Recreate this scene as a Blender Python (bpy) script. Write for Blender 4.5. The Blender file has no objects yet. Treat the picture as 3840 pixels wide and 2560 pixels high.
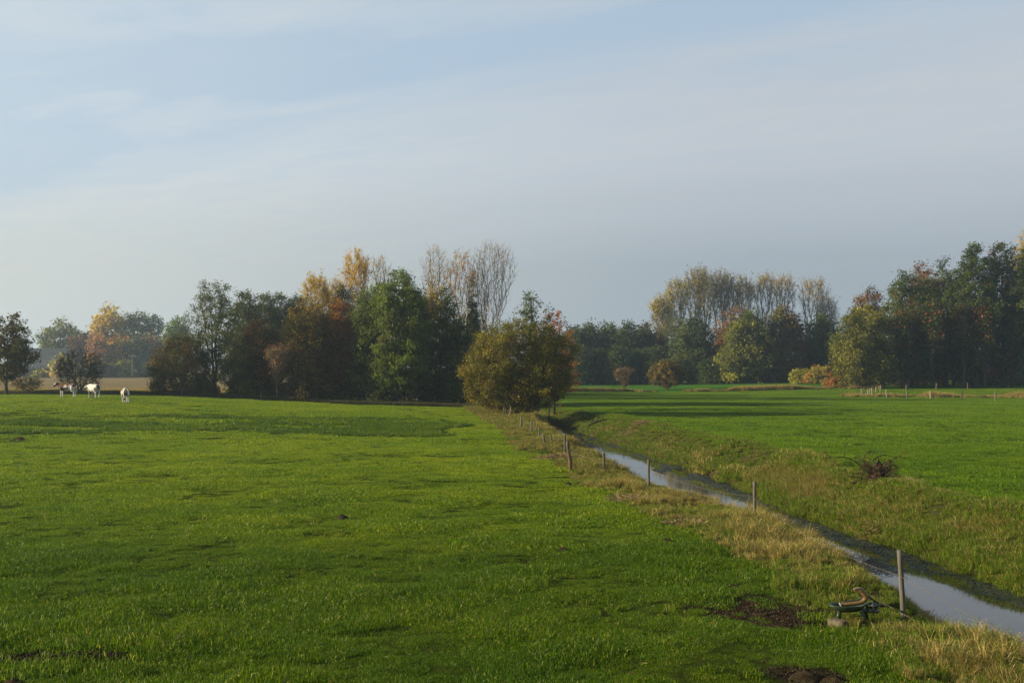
import bpy, bmesh, math, random
import numpy as np
from mathutils import Vector, Matrix, Euler
R_ = math.radians
scene = bpy.context.scene
COL = scene.collection

# ------------------------------------------------------------------ camera
F = 4117.0            # focal length in pixels of the 3840 px wide photograph
CAMZ = 4.5            # eye height above the pasture (the picture is taken from a bridge)
HOR = 1370.0          # row of the horizon
cam_d = bpy.data.cameras.new('camera')
cam = bpy.data.objects.new('camera', cam_d); COL.objects.link(cam)
cam_d.sensor_width = 36.0
cam_d.lens = 36.0 * F / 3840.0
cam_d.clip_start = 0.5; cam_d.clip_end = 6000
cam.location = (0, 0, CAMZ)
cam.rotation_euler = (R_(90) + math.atan((HOR - 1280.0) / F), 0, 0)
scene.camera = cam

# ------------------------------------------------------------------ light
EXPO = 1.1           # the photograph is exposed for low autumn sun
SUN_EL, SUN_AZ = R_(17), R_(-93)      # azimuth from +Y, clockwise: the sun stands to the left
sun_dir = Vector((math.sin(SUN_AZ) * math.cos(SUN_EL), math.cos(SUN_AZ) * math.cos(SUN_EL), math.sin(SUN_EL)))
sd = bpy.data.lights.new('sun', 'SUN'); sun = bpy.data.objects.new('sun', sd); COL.objects.link(sun)
sd.energy = 5.0; sd.angle = R_(0.6); sd.color = (1.0, 0.85, 0.56)
sun.rotation_euler = (-sun_dir).to_track_quat('-Z', 'Y').to_euler()
sun.location = sun_dir * 200

world = bpy.data.worlds.new('World'); scene.world = world; world.use_nodes = True
def build_world():
    nt = world.node_tree; N = nt.nodes; L = nt.links; N.clear()
    def nd(t, **k):
        n = N.new(t)
        for a, b in k.items(): setattr(n, a, b)
        return n
    def math_(op, a, b=None, c=None, clamp=False):
        n = nd('ShaderNodeMath', operation=op, use_clamp=clamp)
        for i, v in enumerate((a, b, c)):
            if v is None: continue
            if isinstance(v, (int, float)): n.inputs[i].default_value = v
            else: L.new(v, n.inputs[i])
        return n.outputs[0]
    def ramp(v, a, b, c=0.0, d=1.0):
        n = nd('ShaderNodeMapRange', interpolation_type='SMOOTHSTEP')
        L.new(v, n.inputs[0])
        for i, x in enumerate((a, b, c, d)): n.inputs[1 + i].default_value = x
        return n.outputs[0]
    def mix(f, a, b):
        n = nd('ShaderNodeMix', data_type='RGBA')
        if isinstance(f, (int, float)): n.inputs[0].default_value = f
        else: L.new(f, n.inputs[0])
        for i, v in ((6, a), (7, b)):
            if isinstance(v, tuple): n.inputs[i].default_value = (*v, 1)
            else: L.new(v, n.inputs[i])
        return n.outputs[2]
    def noise(vec, scale, detail, rough=.55, dist=0.0):
        n = nd('ShaderNodeTexNoise'); L.new(vec, n.inputs['Vector'])
        n.inputs['Scale'].default_value = scale; n.inputs['Detail'].default_value = detail
        n.inputs['Roughness'].default_value = rough; n.inputs['Distortion'].default_value = dist
        return n.outputs['Fac']
    out = nd('ShaderNodeOutputWorld'); bg = nd('ShaderNodeBackground'); L.new(bg.outputs[0], out.inputs[0])
    SK = 0.06
    bg.inputs['Strength'].default_value = SK
    sky = nd('ShaderNodeTexSky'); sky.sky_type = 'NISHITA'; sky.sun_disc = False
    sky.sun_elevation = SUN_EL; sky.sun_rotation = SUN_AZ
    sky.air_density = 1.0; sky.dust_density = 1.2; sky.ozone_density = 2.0; sky.altitude = 20
    tc = nd('ShaderNodeTexCoord'); sep = nd('ShaderNodeSeparateXYZ'); L.new(tc.outputs['Generated'], sep.inputs[0])
    X, Y, Z = sep.outputs
    zc = math_('ADD', math_('MAXIMUM', Z, 0.0), 0.012)
    px = math_('DIVIDE', X, zc); py = math_('DIVIDE', Y, zc)
    cmb = nd('ShaderNodeCombineXYZ'); L.new(px, cmb.inputs[0]); L.new(py, cmb.inputs[1])
    # axes of the thin cloud sheet: s runs across its edge, t along it
    s = math_('ADD', math_('MULTIPLY', px, .545), math_('MULTIPLY', py, .839))
    t = math_('SUBTRACT', math_('MULTIPLY', px, .839), math_('MULTIPLY', py, .545))
    cst = nd('ShaderNodeCombineXYZ'); L.new(math_('MULTIPLY', s, 1.5), cst.inputs[0]); L.new(math_('MULTIPLY', t, .55), cst.inputs[1])
    n1 = noise(cst.outputs[0], .9, 7, .56, .6)
    n2 = noise(cst.outputs[0], .28, 4, .5, .4)
    n3 = noise(cst.outputs[0], 2.6, 6, .6, 1.2)
    se = math_('ADD', s, math_('ADD', math_('MULTIPLY', math_('SUBTRACT', n1, .5), 2.2), math_('MULTIPLY', math_('SUBTRACT', n2, .5), 2.0)))
    sheet = ramp(se, 1.9, 4.6)
    wis = math_('MULTIPLY', ramp(n1, .38, .64), ramp(n2, .25, .55))
    wisp = math_('MULTIPLY', wis, .72)
    left = ramp(X, .25, -.5)                     # nearer the sun the veil is denser and brighter
    cover = math_('MAXIMUM', math_('MAXIMUM', sheet, wisp), math_('MULTIPLY', left, .42))
    cover = math_('ADD', math_('MULTIPLY', cover, math_('ADD', math_('MULTIPLY', n3, .55), .48)), .20)
    k = 1.0 / SK / 2 ** EXPO
    def c(r, g, b): return (r * k, g * k, b * k)
    white = mix(left, c(.545, .588, .638), c(.690, .745, .775))
    far = mix(left, c(.375, .432, .475), c(.635, .665, .645))
    deep = ramp(math_('ADD', Z, math_('MULTIPLY', math_('SUBTRACT', n2, .5), .04)), .20, .075)
    cloud = mix(deep, white, far)
    blue = nd('ShaderNodeMix', data_type='RGBA', blend_type='MULTIPLY'); blue.inputs[0].default_value = 1
    L.new(sky.outputs[0], blue.inputs[6]); blue.inputs[7].default_value = (1.0, 1.0, 1.0, 1)
    base0 = mix(.80, blue.outputs[2], c(.40, .575, .76))
    base = mix(ramp(Z, .28, .85), base0, mix(.5, blue.outputs[2], c(.10, .19, .42)))   # clear sky deepens towards the zenith
    cov2 = math_('MAXIMUM', cover, math_('MULTIPLY', deep, .96))
    L.new(mix(cov2, base, cloud), bg.inputs['Color'])
build_world()

scene.render.engine = 'CYCLES'
scene.view_settings.view_transform = 'Standard'; scene.view_settings.look = 'None'
scene.view_settings.exposure = EXPO; scene.view_settings.gamma = 1.0
scene.view_settings.use_curve_mapping = False
cy = scene.cycles
cy.use_denoising = True
cy.max_bounces = 6; cy.diffuse_bounces = 2; cy.glossy_bounces = 3; cy.transmission_bounces = 3; cy.volume_bounces = 0
cy.transparent_max_bounces = 8
cy.caustics_reflective = False; cy.caustics_refractive = False

# ------------------------------------------------------------------ helpers
def U(px, py, z=0.0):
    """ground point seen at photograph pixel (px, py) when the ground there is z high"""
    d = (CAMZ - z) * F / (py - HOR)
    return ((px - 1920.0) / F * d, d)

def hash2(ix, iy, seed):
    h = (ix.astype(np.int64) * 374761393 + iy.astype(np.int64) * 668265263 + seed * 974711) & 0x7fffffff
    h = ((h ^ (h >> 13)) * 1274126177) & 0x7fffffff
    h = (h ^ (h >> 16)) & 0xffff
    return h / 65535.0
def vnoise(x, y, seed=0):
    x = np.asarray(x, float); y = np.asarray(y, float)
    ix = np.floor(x); iy = np.floor(y); fx = x - ix; fy = y - iy
    fx = fx * fx * (3 - 2 * fx); fy = fy * fy * (3 - 2 * fy)
    a = hash2(ix, iy, seed); b = hash2(ix + 1, iy, seed); c = hash2(ix, iy + 1, seed); d = hash2(ix + 1, iy + 1, seed)
    return (a * (1 - fx) + b * fx) * (1 - fy) + (c * (1 - fx) + d * fx) * fy
def fbm(x, y, seed=0, o=3):
    r = 0; a = .5; f = 1.0; t = 0
    for i in range(o):
        r = r + a * vnoise(x * f, y * f, seed + 17 * i); t += a; a *= .5; f *= 2.03
    return r / t
def sstep(a, b, x):
    t = np.clip((np.asarray(x, float) - a) / (b - a), 0, 1); return t * t * (3 - 2 * t)

def link(o, parent=None):
    COL.objects.link(o)
    if parent is not None: o.parent = parent
    return o
def tag(o, label=None, cat=None, group=None, kind=None):
    if label: o['label'] = label
    if cat: o['category'] = cat
    if group: o['group'] = group
    if kind: o['kind'] = kind
    return o
def empty(name, loc, label, cat, group=None, rz=0.0):
    o = bpy.data.objects.new(name, None); COL.objects.link(o)
    o.empty_display_size = .3; o.location = loc; o.rotation_euler = (0, 0, rz)
    return tag(o, label, cat, group)

def np_mesh(name, V, faces, mat=None, tint=None, smooth=False):
    """V (n,3); faces = list of (m,k) integer arrays; tint (n,3) per vertex colour"""
    me = bpy.data.meshes.new(name)
    V = np.asarray(V, np.float32)
    faces = [np.asarray(f, np.int32) for f in faces if len(f)]
    nl = sum(f.size for f in faces); nf = sum(len(f) for f in faces)
    me.vertices.add(len(V)); me.vertices.foreach_set('co', V.ravel())
    me.loops.add(nl); me.polygons.add(nf)
    me.loops.foreach_set('vertex_index', np.concatenate([f.ravel() for f in faces]))
    ks = np.concatenate([np.full(len(f), f.shape[1], np.int32) for f in faces])
    st = np.concatenate([[0], np.cumsum(ks)[:-1]]).astype(np.int32)
    me.polygons.foreach_set('loop_start', st)
    if smooth: me.polygons.foreach_set('use_smooth', np.ones(nf, bool))
    me.update(calc_edges=True)
    if tint is not None:
        a = me.color_attributes.new('tint', 'FLOAT_COLOR', 'POINT')
        c = np.ones((len(V), 4), np.float32); c[:, :3] = tint
        a.data.foreach_set('color', c.ravel())
    if mat: me.materials.append(mat)
    return me
def np_obj(name, V, faces, mat=None, parent=None, tint=None, smooth=False):
    return link(bpy.data.objects.new(name, np_mesh(name, V, faces, mat, tint, smooth)), parent)

def tubes(A, B, ra, rb, sides):
    """one open tapered prism per segment A->B"""
    A = np.asarray(A, float); B = np.asarray(B, float); n = len(A)
    if n == 0: return np.zeros((0, 3)), np.zeros((0, 4), int)
    D = B - A; Ln = np.linalg.norm(D, axis=1, keepdims=True); D = D / np.maximum(Ln, 1e-6)
    ref = np.where(np.abs(D[:, 2:3]) < .9, np.array([[0, 0, 1.0]]), np.array([[1.0, 0, 0]]))
    U1 = np.cross(D, ref); U1 /= np.linalg.norm(U1, axis=1, keepdims=True); V1 = np.cross(D, U1)
    an = np.arange(sides) * 2 * np.pi / sides
    ring = np.cos(an)[None, :, None] * U1[:, None, :] + np.sin(an)[None, :, None] * V1[:, None, :]
    P0 = A[:, None] + ring * np.asarray(ra)[:, None, None]; P1 = B[:, None] + ring * np.asarray(rb)[:, None, None]
    V = np.concatenate([P0, P1], axis=1).reshape(-1, 3)
    b = (np.arange(n) * 2 * sides)[:, None]; i = np.arange(sides)[None]; j = (np.arange(sides)[None] + 1) % sides
    Fq = np.stack([b + i, b + j, b + j + sides, b + i + sides], axis=-1).reshape(-1, 4)
    return V, Fq

def sweep(path, radii, sides=10, squash=None, caps=True):
    """continuous tube along a path; returns V, quads, tris. squash = (side, up) factors per ring"""
    P = np.asarray(path, float); n = len(P)
    T = np.gradient(P, axis=0); T /= np.linalg.norm(T, axis=1, keepdims=True)
    up = np.array([0, 0, 1.0]) if abs(T[0, 2]) < .9 else np.array([0, 1.0, 0])
    u = np.cross(T[0], up); u /= np.linalg.norm(u)
    V = []; an = np.arange(sides) * 2 * np.pi / sides
    for i in range(n):
        u = u - T[i] * np.dot(u, T[i]); u /= np.linalg.norm(u); v = np.cross(u, T[i])
        sq = (1, 1) if squash is None else squash[i]
        V.append(P[i] + radii[i] * (np.cos(an)[:, None] * u * sq[0] + np.sin(an)[:, None] * v * sq[1]))
    V = np.concatenate(V)
    q = [(i * sides + a, i * sides + (a + 1) % sides, (i + 1) * sides + (a + 1) % sides, (i + 1) * sides + a) for i in range(n - 1) for a in range(sides)]
    t = []
    if caps:
        V = np.concatenate([V, P[:1], P[-1:]]); c0 = n * sides; c1 = c0 + 1
        for a in range(sides):
            t.append((c0, (a + 1) % sides, a)); t.append((c1, (n - 1) * sides + a, (n - 1) * sides + (a + 1) % sides))
    return V, np.array(q), np.array(t).reshape(-1, 3)
def spline(pts, n):
    pts = np.asarray(pts, float); m = len(pts); out = []
    for k in range(n):
        s = k / (n - 1) * (m - 1); i = min(int(s), m - 2); f = s - i
        p0 = pts[max(i - 1, 0)]; p1 = pts[i]; p2 = pts[i + 1]; p3 = pts[min(i + 2, m - 1)]
        out.append(.5 * ((2 * p1) + (-p0 + p2) * f + (2 * p0 - 5 * p1 + 4 * p2 - p3) * f * f + (-p0 + 3 * p1 - 3 * p2 + p3) * f ** 3))
    return np.array(out)
def merge(parts):
    """merge (V, quads, tris) triples"""
    V = []; Q = []; T = []; o = 0
    for v, q, t in parts:
        V.append(v)
        if len(q): Q.append(np.asarray(q) + o)
        if len(t): T.append(np.asarray(t) + o)
        o += len(v)
    return np.concatenate(V), (np.concatenate(Q) if Q else np.zeros((0, 4), int)), (np.concatenate(T) if T else np.zeros((0, 3), int))
def box_np(cx, cy_, cz, sx, sy, sz, bev=0.0):
    bm = bmesh.new(); bmesh.ops.create_cube(bm, size=1)
    for v in bm.verts: v.co = Vector((v.co.x * sx + cx, v.co.y * sy + cy_, v.co.z * sz + cz))
    if bev: bmesh.ops.bevel(bm, geom=bm.edges[:], offset=bev, segments=2, affect='EDGES')
    return bm
def bm_obj(name, bm, mat, parent=None, smooth=False):
    me = bpy.data.meshes.new(name); bm.to_mesh(me); bm.free(); me.materials.append(mat)
    if smooth: me.polygons.foreach_set('use_smooth', np.ones(len(me.polygons), bool))
    return link(bpy.data.objects.new(name, me), parent)

# ------------------------------------------------------------------ materials
class MB:
    def __init__(s, name):
        s.m = bpy.data.materials.new(name); s.m.use_nodes = True; s.nt = s.m.node_tree
        s.N = s.nt.nodes; s.L = s.nt.links; s.N.clear()
        s.out = s.N.new('ShaderNodeOutputMaterial')
    def nd(s, t, **k):
        n = s.N.new(t)
        for a, b in k.items(): setattr(n, a, b)
        return n
    def put(s, sock, v):
        if isinstance(v, tuple): sock.default_value = (*v, 1) if len(v) == 3 and sock.type == 'RGBA' else v
        elif isinstance(v, (int, float)): sock.default_value = v
        else: s.L.new(v, sock)
    def mix(s, f, a, b, mode='MIX'):
        n = s.nd('ShaderNodeMix', data_type='RGBA', blend_type=mode)
        s.put(n.inputs[0], f); s.put(n.inputs[6], a); s.put(n.inputs[7], b); return n.outputs[2]
    def noise(s, scale, detail=3, rough=.5, vec=None, sx=None):
        n = s.nd('ShaderNodeTexNoise'); n.inputs['Scale'].default_value = scale
        n.inputs['Detail'].default_value = detail; n.inputs['Roughness'].default_value = rough
        if vec is None: vec = s.pos()
        if sx:
            mp = s.nd('ShaderNodeMapping'); s.L.new(vec, mp.inputs[0]); mp.inputs['Scale'].default_value = sx; vec = mp.outputs[0]
        s.L.new(vec, n.inputs['Vector']); return n.outputs['Fac']
    def pos(s): return s.nd('ShaderNodeNewGeometry').outputs['Position']
    def objpos(s): return s.nd('ShaderNodeTexCoord').outputs['Object']
    def attr(s, n='tint'): return s.nd('ShaderNodeAttribute', attribute_name=n).outputs['Color']
    def rng(s, v, a, b, c=0., d=1.):
        n = s.nd('ShaderNodeMapRange', interpolation_type='SMOOTHSTEP'); s.L.new(v, n.inputs[0])
        for i, x in enumerate((a, b, c, d)): n.inputs[1 + i].default_value = x
        return n.outputs[0]
    def bump(s, h, strength, dist):
        n = s.nd('ShaderNodeBump'); s.L.new(h, n.inputs['Height']); n.inputs['Strength'].default_value = strength
        n.inputs['Distance'].default_value = dist; return n.outputs[0]
    def pbr(s, col, rough=.7, spec=.3, metal=0., normal=None):
        n = s.nd('ShaderNodeBsdfPrincipled'); s.put(n.inputs['Base Color'], col); s.put(n.inputs['Roughness'], rough)
        n.inputs['Specular IOR Level'].default_value = spec; n.inputs['Metallic'].default_value = metal
        if normal is not None: s.L.new(normal, n.inputs['Normal'])
        return n.outputs[0]
    def done(s, sh): s.L.new(sh, s.out.inputs[0]); return s.m

def leaf_mat(name, trans=.35, rough=.5, spec=.25, patch=0.0):
    b = MB(name)
    col = b.attr()
    if patch:
        col = b.mix(b.rng(b.noise(.35, 3, .6), .35, .68), col, b.mix(1.0, col, (1.28, 1.14, .72), 'MULTIPLY'))
        col = b.mix(b.rng(b.noise(.11, 2, .5), .38, .62, 0, .8), col, b.mix(1.0, col, (.74, .84, .80), 'MULTIPLY'))
    s1 = b.pbr(col, rough, spec)
    tr = b.nd('ShaderNodeBsdfTranslucent'); b.put(tr.inputs[0], b.mix(1.0, col, (1.35, 1.45, .5), 'MULTIPLY'))
    mx = b.nd('ShaderNodeMixShader'); mx.inputs[0].default_value = trans
    b.L.new(s1, mx.inputs[1]); b.L.new(tr.outputs[0], mx.inputs[2])
    return b.done(mx.outputs[0])
LEAF = leaf_mat('leaf', .38, .55, .10)
GRASS = leaf_mat('grass_blade', .36, .38, .10, 1.0)
REED = leaf_mat('reed_blade', .30, .55, .10, 0.0)

def bark_mat(name, c1, c2):
    b = MB(name); o = b.objpos()
    col = b.mix(b.rng(b.noise(6, 4, .6, o, (1, 1, .25)), .35, .65), c1, c2)
    return b.done(b.pbr(col, .9, .1, normal=b.bump(b.noise(14, 3, .6, o, (1, 1, .2)), .6, .03)))
BARK = bark_mat('bark', (.045, .036, .026), (.10, .085, .06))
BARK_DARK = bark_mat('dark_bark', (.022, .018, .014), (.055, .045, .035))
BARK_GREY = bark_mat('grey_bark', (.10, .088, .072), (.19, .17, .14))
BARK_PALE = bark_mat('pale_bark', (.24, .21, .175), (.46, .42, .36))

def wood_mat(name, c1, c2):
    b = MB(name); o = b.objpos()
    g = b.noise(22, 4, .65, o, (1, 1, .07)); col = b.mix(b.rng(g, .3, .7), c1, c2)
    col = b.mix(b.rng(b.noise(3, 3, .6, o), .52, .75, 0, .6), col, (.07, .075, .045))
    return b.done(b.pbr(col, .85, .15, normal=b.bump(g, .7, .01)))
POST = wood_mat('weathered_post_wood', (.060, .056, .046), (.125, .115, .092))
POST_BROWN = wood_mat('brown_post_wood', (.05, .034, .022), (.15, .10, .06))
POST_PALE = wood_mat('pale_post_wood', (.13, .115, .09), (.24, .21, .165))

def plain(name, col, rough=.6, spec=.3, metal=0., var=.25, sc=12):
    b = MB(name); o = b.objpos()
    c2 = tuple(max(0, v * (1 - var)) for v in col)
    n = b.noise(sc, 4, .6, o)
    return b.done(b.pbr(b.mix(b.rng(n, .35, .7), col, c2), rough, spec, metal, b.bump(n, .25, .004)))

# ------------------------------------------------------------------ terrain shape
WZ = -1.05            # water level
def edge(pts, z=None, off=0.0):   # the near bank hides its own water line: there the crest is read and the water lies off metres beyond it
    w = sorted(((d, x + off) for x, d in (U(px, py, WZ if z is None else z) for px, py in pts))); return np.array([a for a, b in w]), np.array([b for a, b in w])
# right and left water line as seen in the photograph
RY, RX = edge([(3840, 2222), (3615, 2145), (3484, 2085), (3349, 2046), (3227, 2010), (3108, 1968), (2920, 1896), (2806, 1838), (2741, 1812),
               (2663, 1778), (2577, 1754), (2447, 1710), (2312, 1660), (2239, 1640), (2169, 1606), (2092, 1592)])
LY, LX = edge([(3840, 2452), (3594, 2340), (3431, 2284), (3288, 2150), (3125, 2048), (2960, 1965), (2800, 1905), (2690, 1872), (2560, 1835), (2420, 1790), (2304, 1745),
               (2235, 1700), (2150, 1662), (2059, 1606), (2030, 1594)], .15, 1.25)
RY = np.concatenate([[0, 14], RY, [125, 135]]); RX = np.concatenate([[14.4, 13.6], RX, [RX[-1] - 3.2, RX[-1] - 7]])
LY = np.concatenate([[0, 13], LY, [105, 125]]); LX = np.concatenate([[9.6, 9.1], LX, [LX[-1] - .6, LX[-1] - 5]])
def xR(y): return np.interp(y, RY, RX) + .30 * (fbm(np.asarray(y) * .55, np.asarray(y) * 0 + 3.1, 5) - .5)
def xL(y): return np.interp(y, LY, LX) + .35 * (fbm(np.asarray(y) * .6, np.asarray(y) * 0 + 8.1, 9) - .5)
# edge of the mown pasture against the rough bank strip
_b = [U(px, py) for px, py in [(1747, 1527), (1878, 1608), (1965, 1690), (2080, 1735), (2150, 1790), (2384, 1894), (2530, 1959), (2841, 2090), (2960, 2188), (3090, 2320)]]
BY = np.array([0, 15.5] + sorted(y for x, y in _b) + [140]); BX = np.array([6.6, 6.1] + [x for x, y in sorted(_b, key=lambda q: q[1])] + [-9])
def xB(y): return np.interp(y, BY, BX) + 1.0 * (fbm(np.asarray(y) * .33, np.asarray(y) * 0 + 1.7, 3) - .5)
def xC(y):  # upper edge of the right bank
    y = np.asarray(y, float)
    return np.interp(y, RY, RX) + np.interp(y, [0, 30, 60, 110], [3.6, 3.4, 2.9, 2.2]) + 1.0 * (fbm(y * .4, y * 0 + 6.6, 4) - .5)

def ground_z(x, y):
    x = np.asarray(x, float); y = np.asarray(y, float)
    z = 1.25 * sstep(6, 46, -x) * sstep(48, 112, y) * (1 - .55 * sstep(124, 190, y))
    z = z + .45 * sstep(70, 86, y + 4 * (fbm(x * .05, y * .02, 31) - .5) * 4) * sstep(2, 12, -x) * (1 - sstep(95, 125, y))
    z = z + .80 * sstep(150, 205, y) * sstep(22, 62, x)
    z = z + .20 * (fbm(x * .06, y * .06, 11) - .5) * (1 - sstep(140, 300, y))
    z = z + .13 * (fbm(x * .30, y * .30, 12, 3) - .5) * (1 - sstep(60, 160, y))
    z = z + .15 * (fbm(x * 1.15, y * 1.15, 13, 2) - .5) * (1 - sstep(35, 90, y))
    l = xL(y); r = xR(y)
    fade = 1 - sstep(128, 136, y)
    # banks
    dl = l - x; dr = x - r
    pl = WZ - .55 + .55 * sstep(-.5, 0, dl) + .28 * sstep(0, .25, dl) + (-WZ - .28) * sstep(.1, 1.5, dl)
    pr = WZ - .55 + .55 * sstep(-.5, 0, dr) + .34 * sstep(0, .22, dr) + (-WZ - .34) * sstep(.1, 2.9, dr)
    pr = pr + .38 * np.exp(-((dr - 2.7) / 1.0) ** 2) * (.7 + .6 * fbm(y * .3, y * 0 + 5.5, 27, 2)) * (1 - sstep(90, 108, y))   # spoil thrown up along the edge
    bank = np.where(x < (l + r) * .5, pl, pr)
    lump = .25 * (fbm(x * .8, y * .5, 21, 3) - .5) * sstep(0, .6, np.maximum(dl, dr)) * (1 - sstep(2.5, 5, np.maximum(dl, dr)))
    z = z + bank * fade + lump * fade
    return z
def gz(x, y): return float(ground_z(np.array([x]), np.array([y]))[0])

# bare soil patches: (x, y, rx, ry, rot, strength)
def Ux(px, py): x, y = U(px, py); return x, y
MUD = []
for px, py, rx, ry, s in [(2880, 2290, 1.35, 1.15, 1.15), (2660, 2260, 1.2, .9, .62), (3030, 2330, .65, .6, 1.15), (2740, 2195, 1.3, .8, .45), (2480, 2300, .9, .5, .4),
                          (60, 2466, 1.1, .80, 1.3), (300, 2456, .9, .75, 1.3), (440, 2450, .6, .5, 1.2), (-40, 2430, .6, .5, 1.2), (60, 2550, .5, .25, 1.1),
                          (2990, 2520, .6, .30, 1.2), (3100, 2545, .6, .30, 1.2), (2870, 2480, .2, .1, .8),
                          (2250, 1860, .8, .5, .35), (2330, 1960, .5, .3, .45), (2700, 2135, 1.0, .6, .45), (1290, 1945, .45, .25, .6), (1560, 2260, .4, .2, .4)]:
    MUD.append((*U(px, py), rx, ry, s))
# wheel ruts on the right meadow
for px, py, rx, ry, s in [(2770, 1523, 3.0, 2.2, .9), (2830, 1512, 3.5, 2.0, .7), (2880, 1505, 4, 2, .6), (2830, 1528, 2.0, 1.5, .8), (2680, 1497, 4, 2, .35)]:
    MUD.append((*U(px, py, -.1), rx, ry, s))
def mud(x, y):
    x = np.asarray(x, float); y = np.asarray(y, float); m = np.zeros_like(x)
    n = fbm(x * 1.6, y * 1.6, 77, 4) - .5
    for cx, cy_, rx, ry, s in MUD:
        d = np.sqrt(((x - cx) / rx) ** 2 + ((y - cy_) / ry) ** 2) + n * 1.1
        m = np.maximum(m, s * (1 - sstep(.55, 1.30, d)))
    return np.clip(m, 0, 1)

def axis(segs):
    out = []
    for a, b, st in segs: out.extend(np.arange(a, b - 1e-6, st))
    out.append(segs[-1][1]); return np.array(out)
gx = axis([(-1500, -500, 100), (-500, -140, 20), (-140, -60, 4), (-60, -20, 1.2), (-20, -1, .28), (-1, 18.2, .16), (18.2, 30, .6), (30, 60, 1.5), (60, 140, 4), (140, 500, 20), (500, 1500, 100)])
gy = axis([(-60, 8, 4), (8, 14, .6), (14, 40, .22), (40, 75, .35), (75, 140, .7), (140, 230, 2), (230, 500, 12), (500, 1500, 100)])
GX, GY = np.meshgrid(gx, gy); GZ = ground_z(GX, GY)
nx, ny = len(gx), len(gy)
# gentle clods in the bare soil
_m = mud(GX, GY); GZ = GZ + _m * (.09 * (fbm(GX * 5, GY * 5, 51, 2) - .55) - .03)
idx = np.arange(nx * ny).reshape(ny, nx)
quads = np.stack([idx[:-1, :-1], idx[:-1, 1:], idx[1:, 1:], idx[1:, :-1]], -1)
mx_ = (GX[:-1, :-1] + GX[1:, 1:]) / 2; my_ = (GY[:-1, :-1] + GY[1:, 1:]) / 2
zone = np.zeros(mx_.shape, int)                       # 0 pasture left, 1 bank, 2 meadow right, 3 stubble, 4 far field
bl, cr = xB(my_), xC(my_)
zone[(mx_ >= bl) & (mx_ <= cr) & (my_ < 138)] = 1
zone[(mx_ > cr) & (my_ < 138)] = 2
zone[(my_ >= 138) & (mx_ > 0)] = 2
zone[(my_ >= 127) & (mx_ <= 0)] = 3
zone[(my_ >= 187) & (mx_ > -6)] = 4
VT = np.stack([GX.ravel(), GY.ravel(), GZ.ravel()], -1)

def soil_mat(name, c1, c2, c3, s1, s2, mudc=None, bs=.5, bd=.05, fine=9.0, sx=None):
    b = MB(name)
    col = b.mix(b.rng(b.noise(s1, 4, .6, sx=sx), .38, .64), c1, c2)
    col = b.mix(b.rng(b.noise(s2, 4, .65, sx=sx), .5, .72, 0, .85), col, c3)
    if mudc:
        md = b.nd('ShaderNodeAttribute', attribute_name='mud').outputs['Fac']
        col = b.mix(md, col, b.mix(b.rng(b.noise(7, 4, .7), .35, .65), mudc[0], mudc[1]))
    return b.done(b.pbr(col, 1.0, .0, normal=b.bump(b.noise(fine, 4, .7), bs, bd)))
EARTH = ((.022, .016, .010), (.046, .034, .021))
ZM = [('pasture', soil_mat('pasture_soil', (.022, .034, .005), (.030, .044, .006), (.034, .032, .010), 1.6, 5.9, EARTH, .9, .06)),
      ('stream_bank', soil_mat('bank_soil', (.030, .036, .009), (.045, .040, .014), (.03, .021, .012), .5, 1.7, EARTH, 1.0, .08)),
      ('meadow', soil_mat('meadow_soil', (.026, .046, .006), (.036, .056, .007), (.055, .060, .014), .25, 1.1, EARTH, .9, .08)),
      ('stubble_field', soil_mat('stubble_soil', (.20, .155, .075), (.12, .090, .050), (.27, .215, .10), .06, .35, None, .9, .25, 2.0, (.25, 2.0, 1))),
      ('far_field', soil_mat('far_field_grass', (.036, .098, .010), (.046, .115, .012), (.060, .11, .014), .04, .25, None, .6, .12, 3.0))]
for zi, (nm, mt) in enumerate(ZM):
    q = quads[zone == zi].reshape(-1, 4)
    used, inv = np.unique(q, return_inverse=True)
    o = np_obj(nm, VT[used], [inv.reshape(-1, 4)], mt, smooth=True)
    a = o.data.attributes.new('mud', 'FLOAT', 'POINT'); a.data.foreach_set('value', _m.ravel()[used].astype(np.float32))
    tag(o, kind='structure')

# ------------------------------------------------------------------ water
def water_mat():
    b = MB('stream_water')
    n = b.noise(1.6, 3, .5, sx=(1, .6, 1)); n2 = b.noise(9, 2, .5, sx=(1, .5, 1))
    h = b.nd('ShaderNodeMath', operation='MULTIPLY_ADD'); b.L.new(n2, h.inputs[0]); h.inputs[1].default_value = .12; b.L.new(n, h.inputs[2])
    col = b.mix(b.rng(b.noise(.5, 3, .6), .4, .65), (.018, .020, .014), (.035, .032, .018))
    n = b.nd('ShaderNodeBsdfPrincipled'); b.put(n.inputs['Base Color'], col); n.inputs['Roughness'].default_value = .035
    n.inputs['IOR'].default_value = 1.36; n.inputs['Specular IOR Level'].default_value = .65
    b.L.new(b.bump(h.outputs[0], .035, .03), n.inputs['Normal'])
    return b.done(n.outputs[0])
wy = np.concatenate([np.arange(-10, 60, .5), np.arange(60, 131, 1.0)])
wl = xL(wy) - .5; wr = xR(wy) + .5
ws = np.linspace(0, 1, 7)
WV = np.stack([(wl[:, None] * (1 - ws) + wr[:, None] * ws), np.repeat(wy[:, None], 7, 1), np.full((len(wy), 7), WZ)], -1).reshape(-1, 3)
wi = np.arange(len(wy) * 7).reshape(len(wy), 7)
WQ = np.stack([wi[:-1, :-1], wi[:-1, 1:], wi[1:, 1:], wi[1:, :-1]], -1).reshape(-1, 4)
tag(np_obj('water', WV, [WQ], water_mat(), smooth=True), kind='structure')

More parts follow.
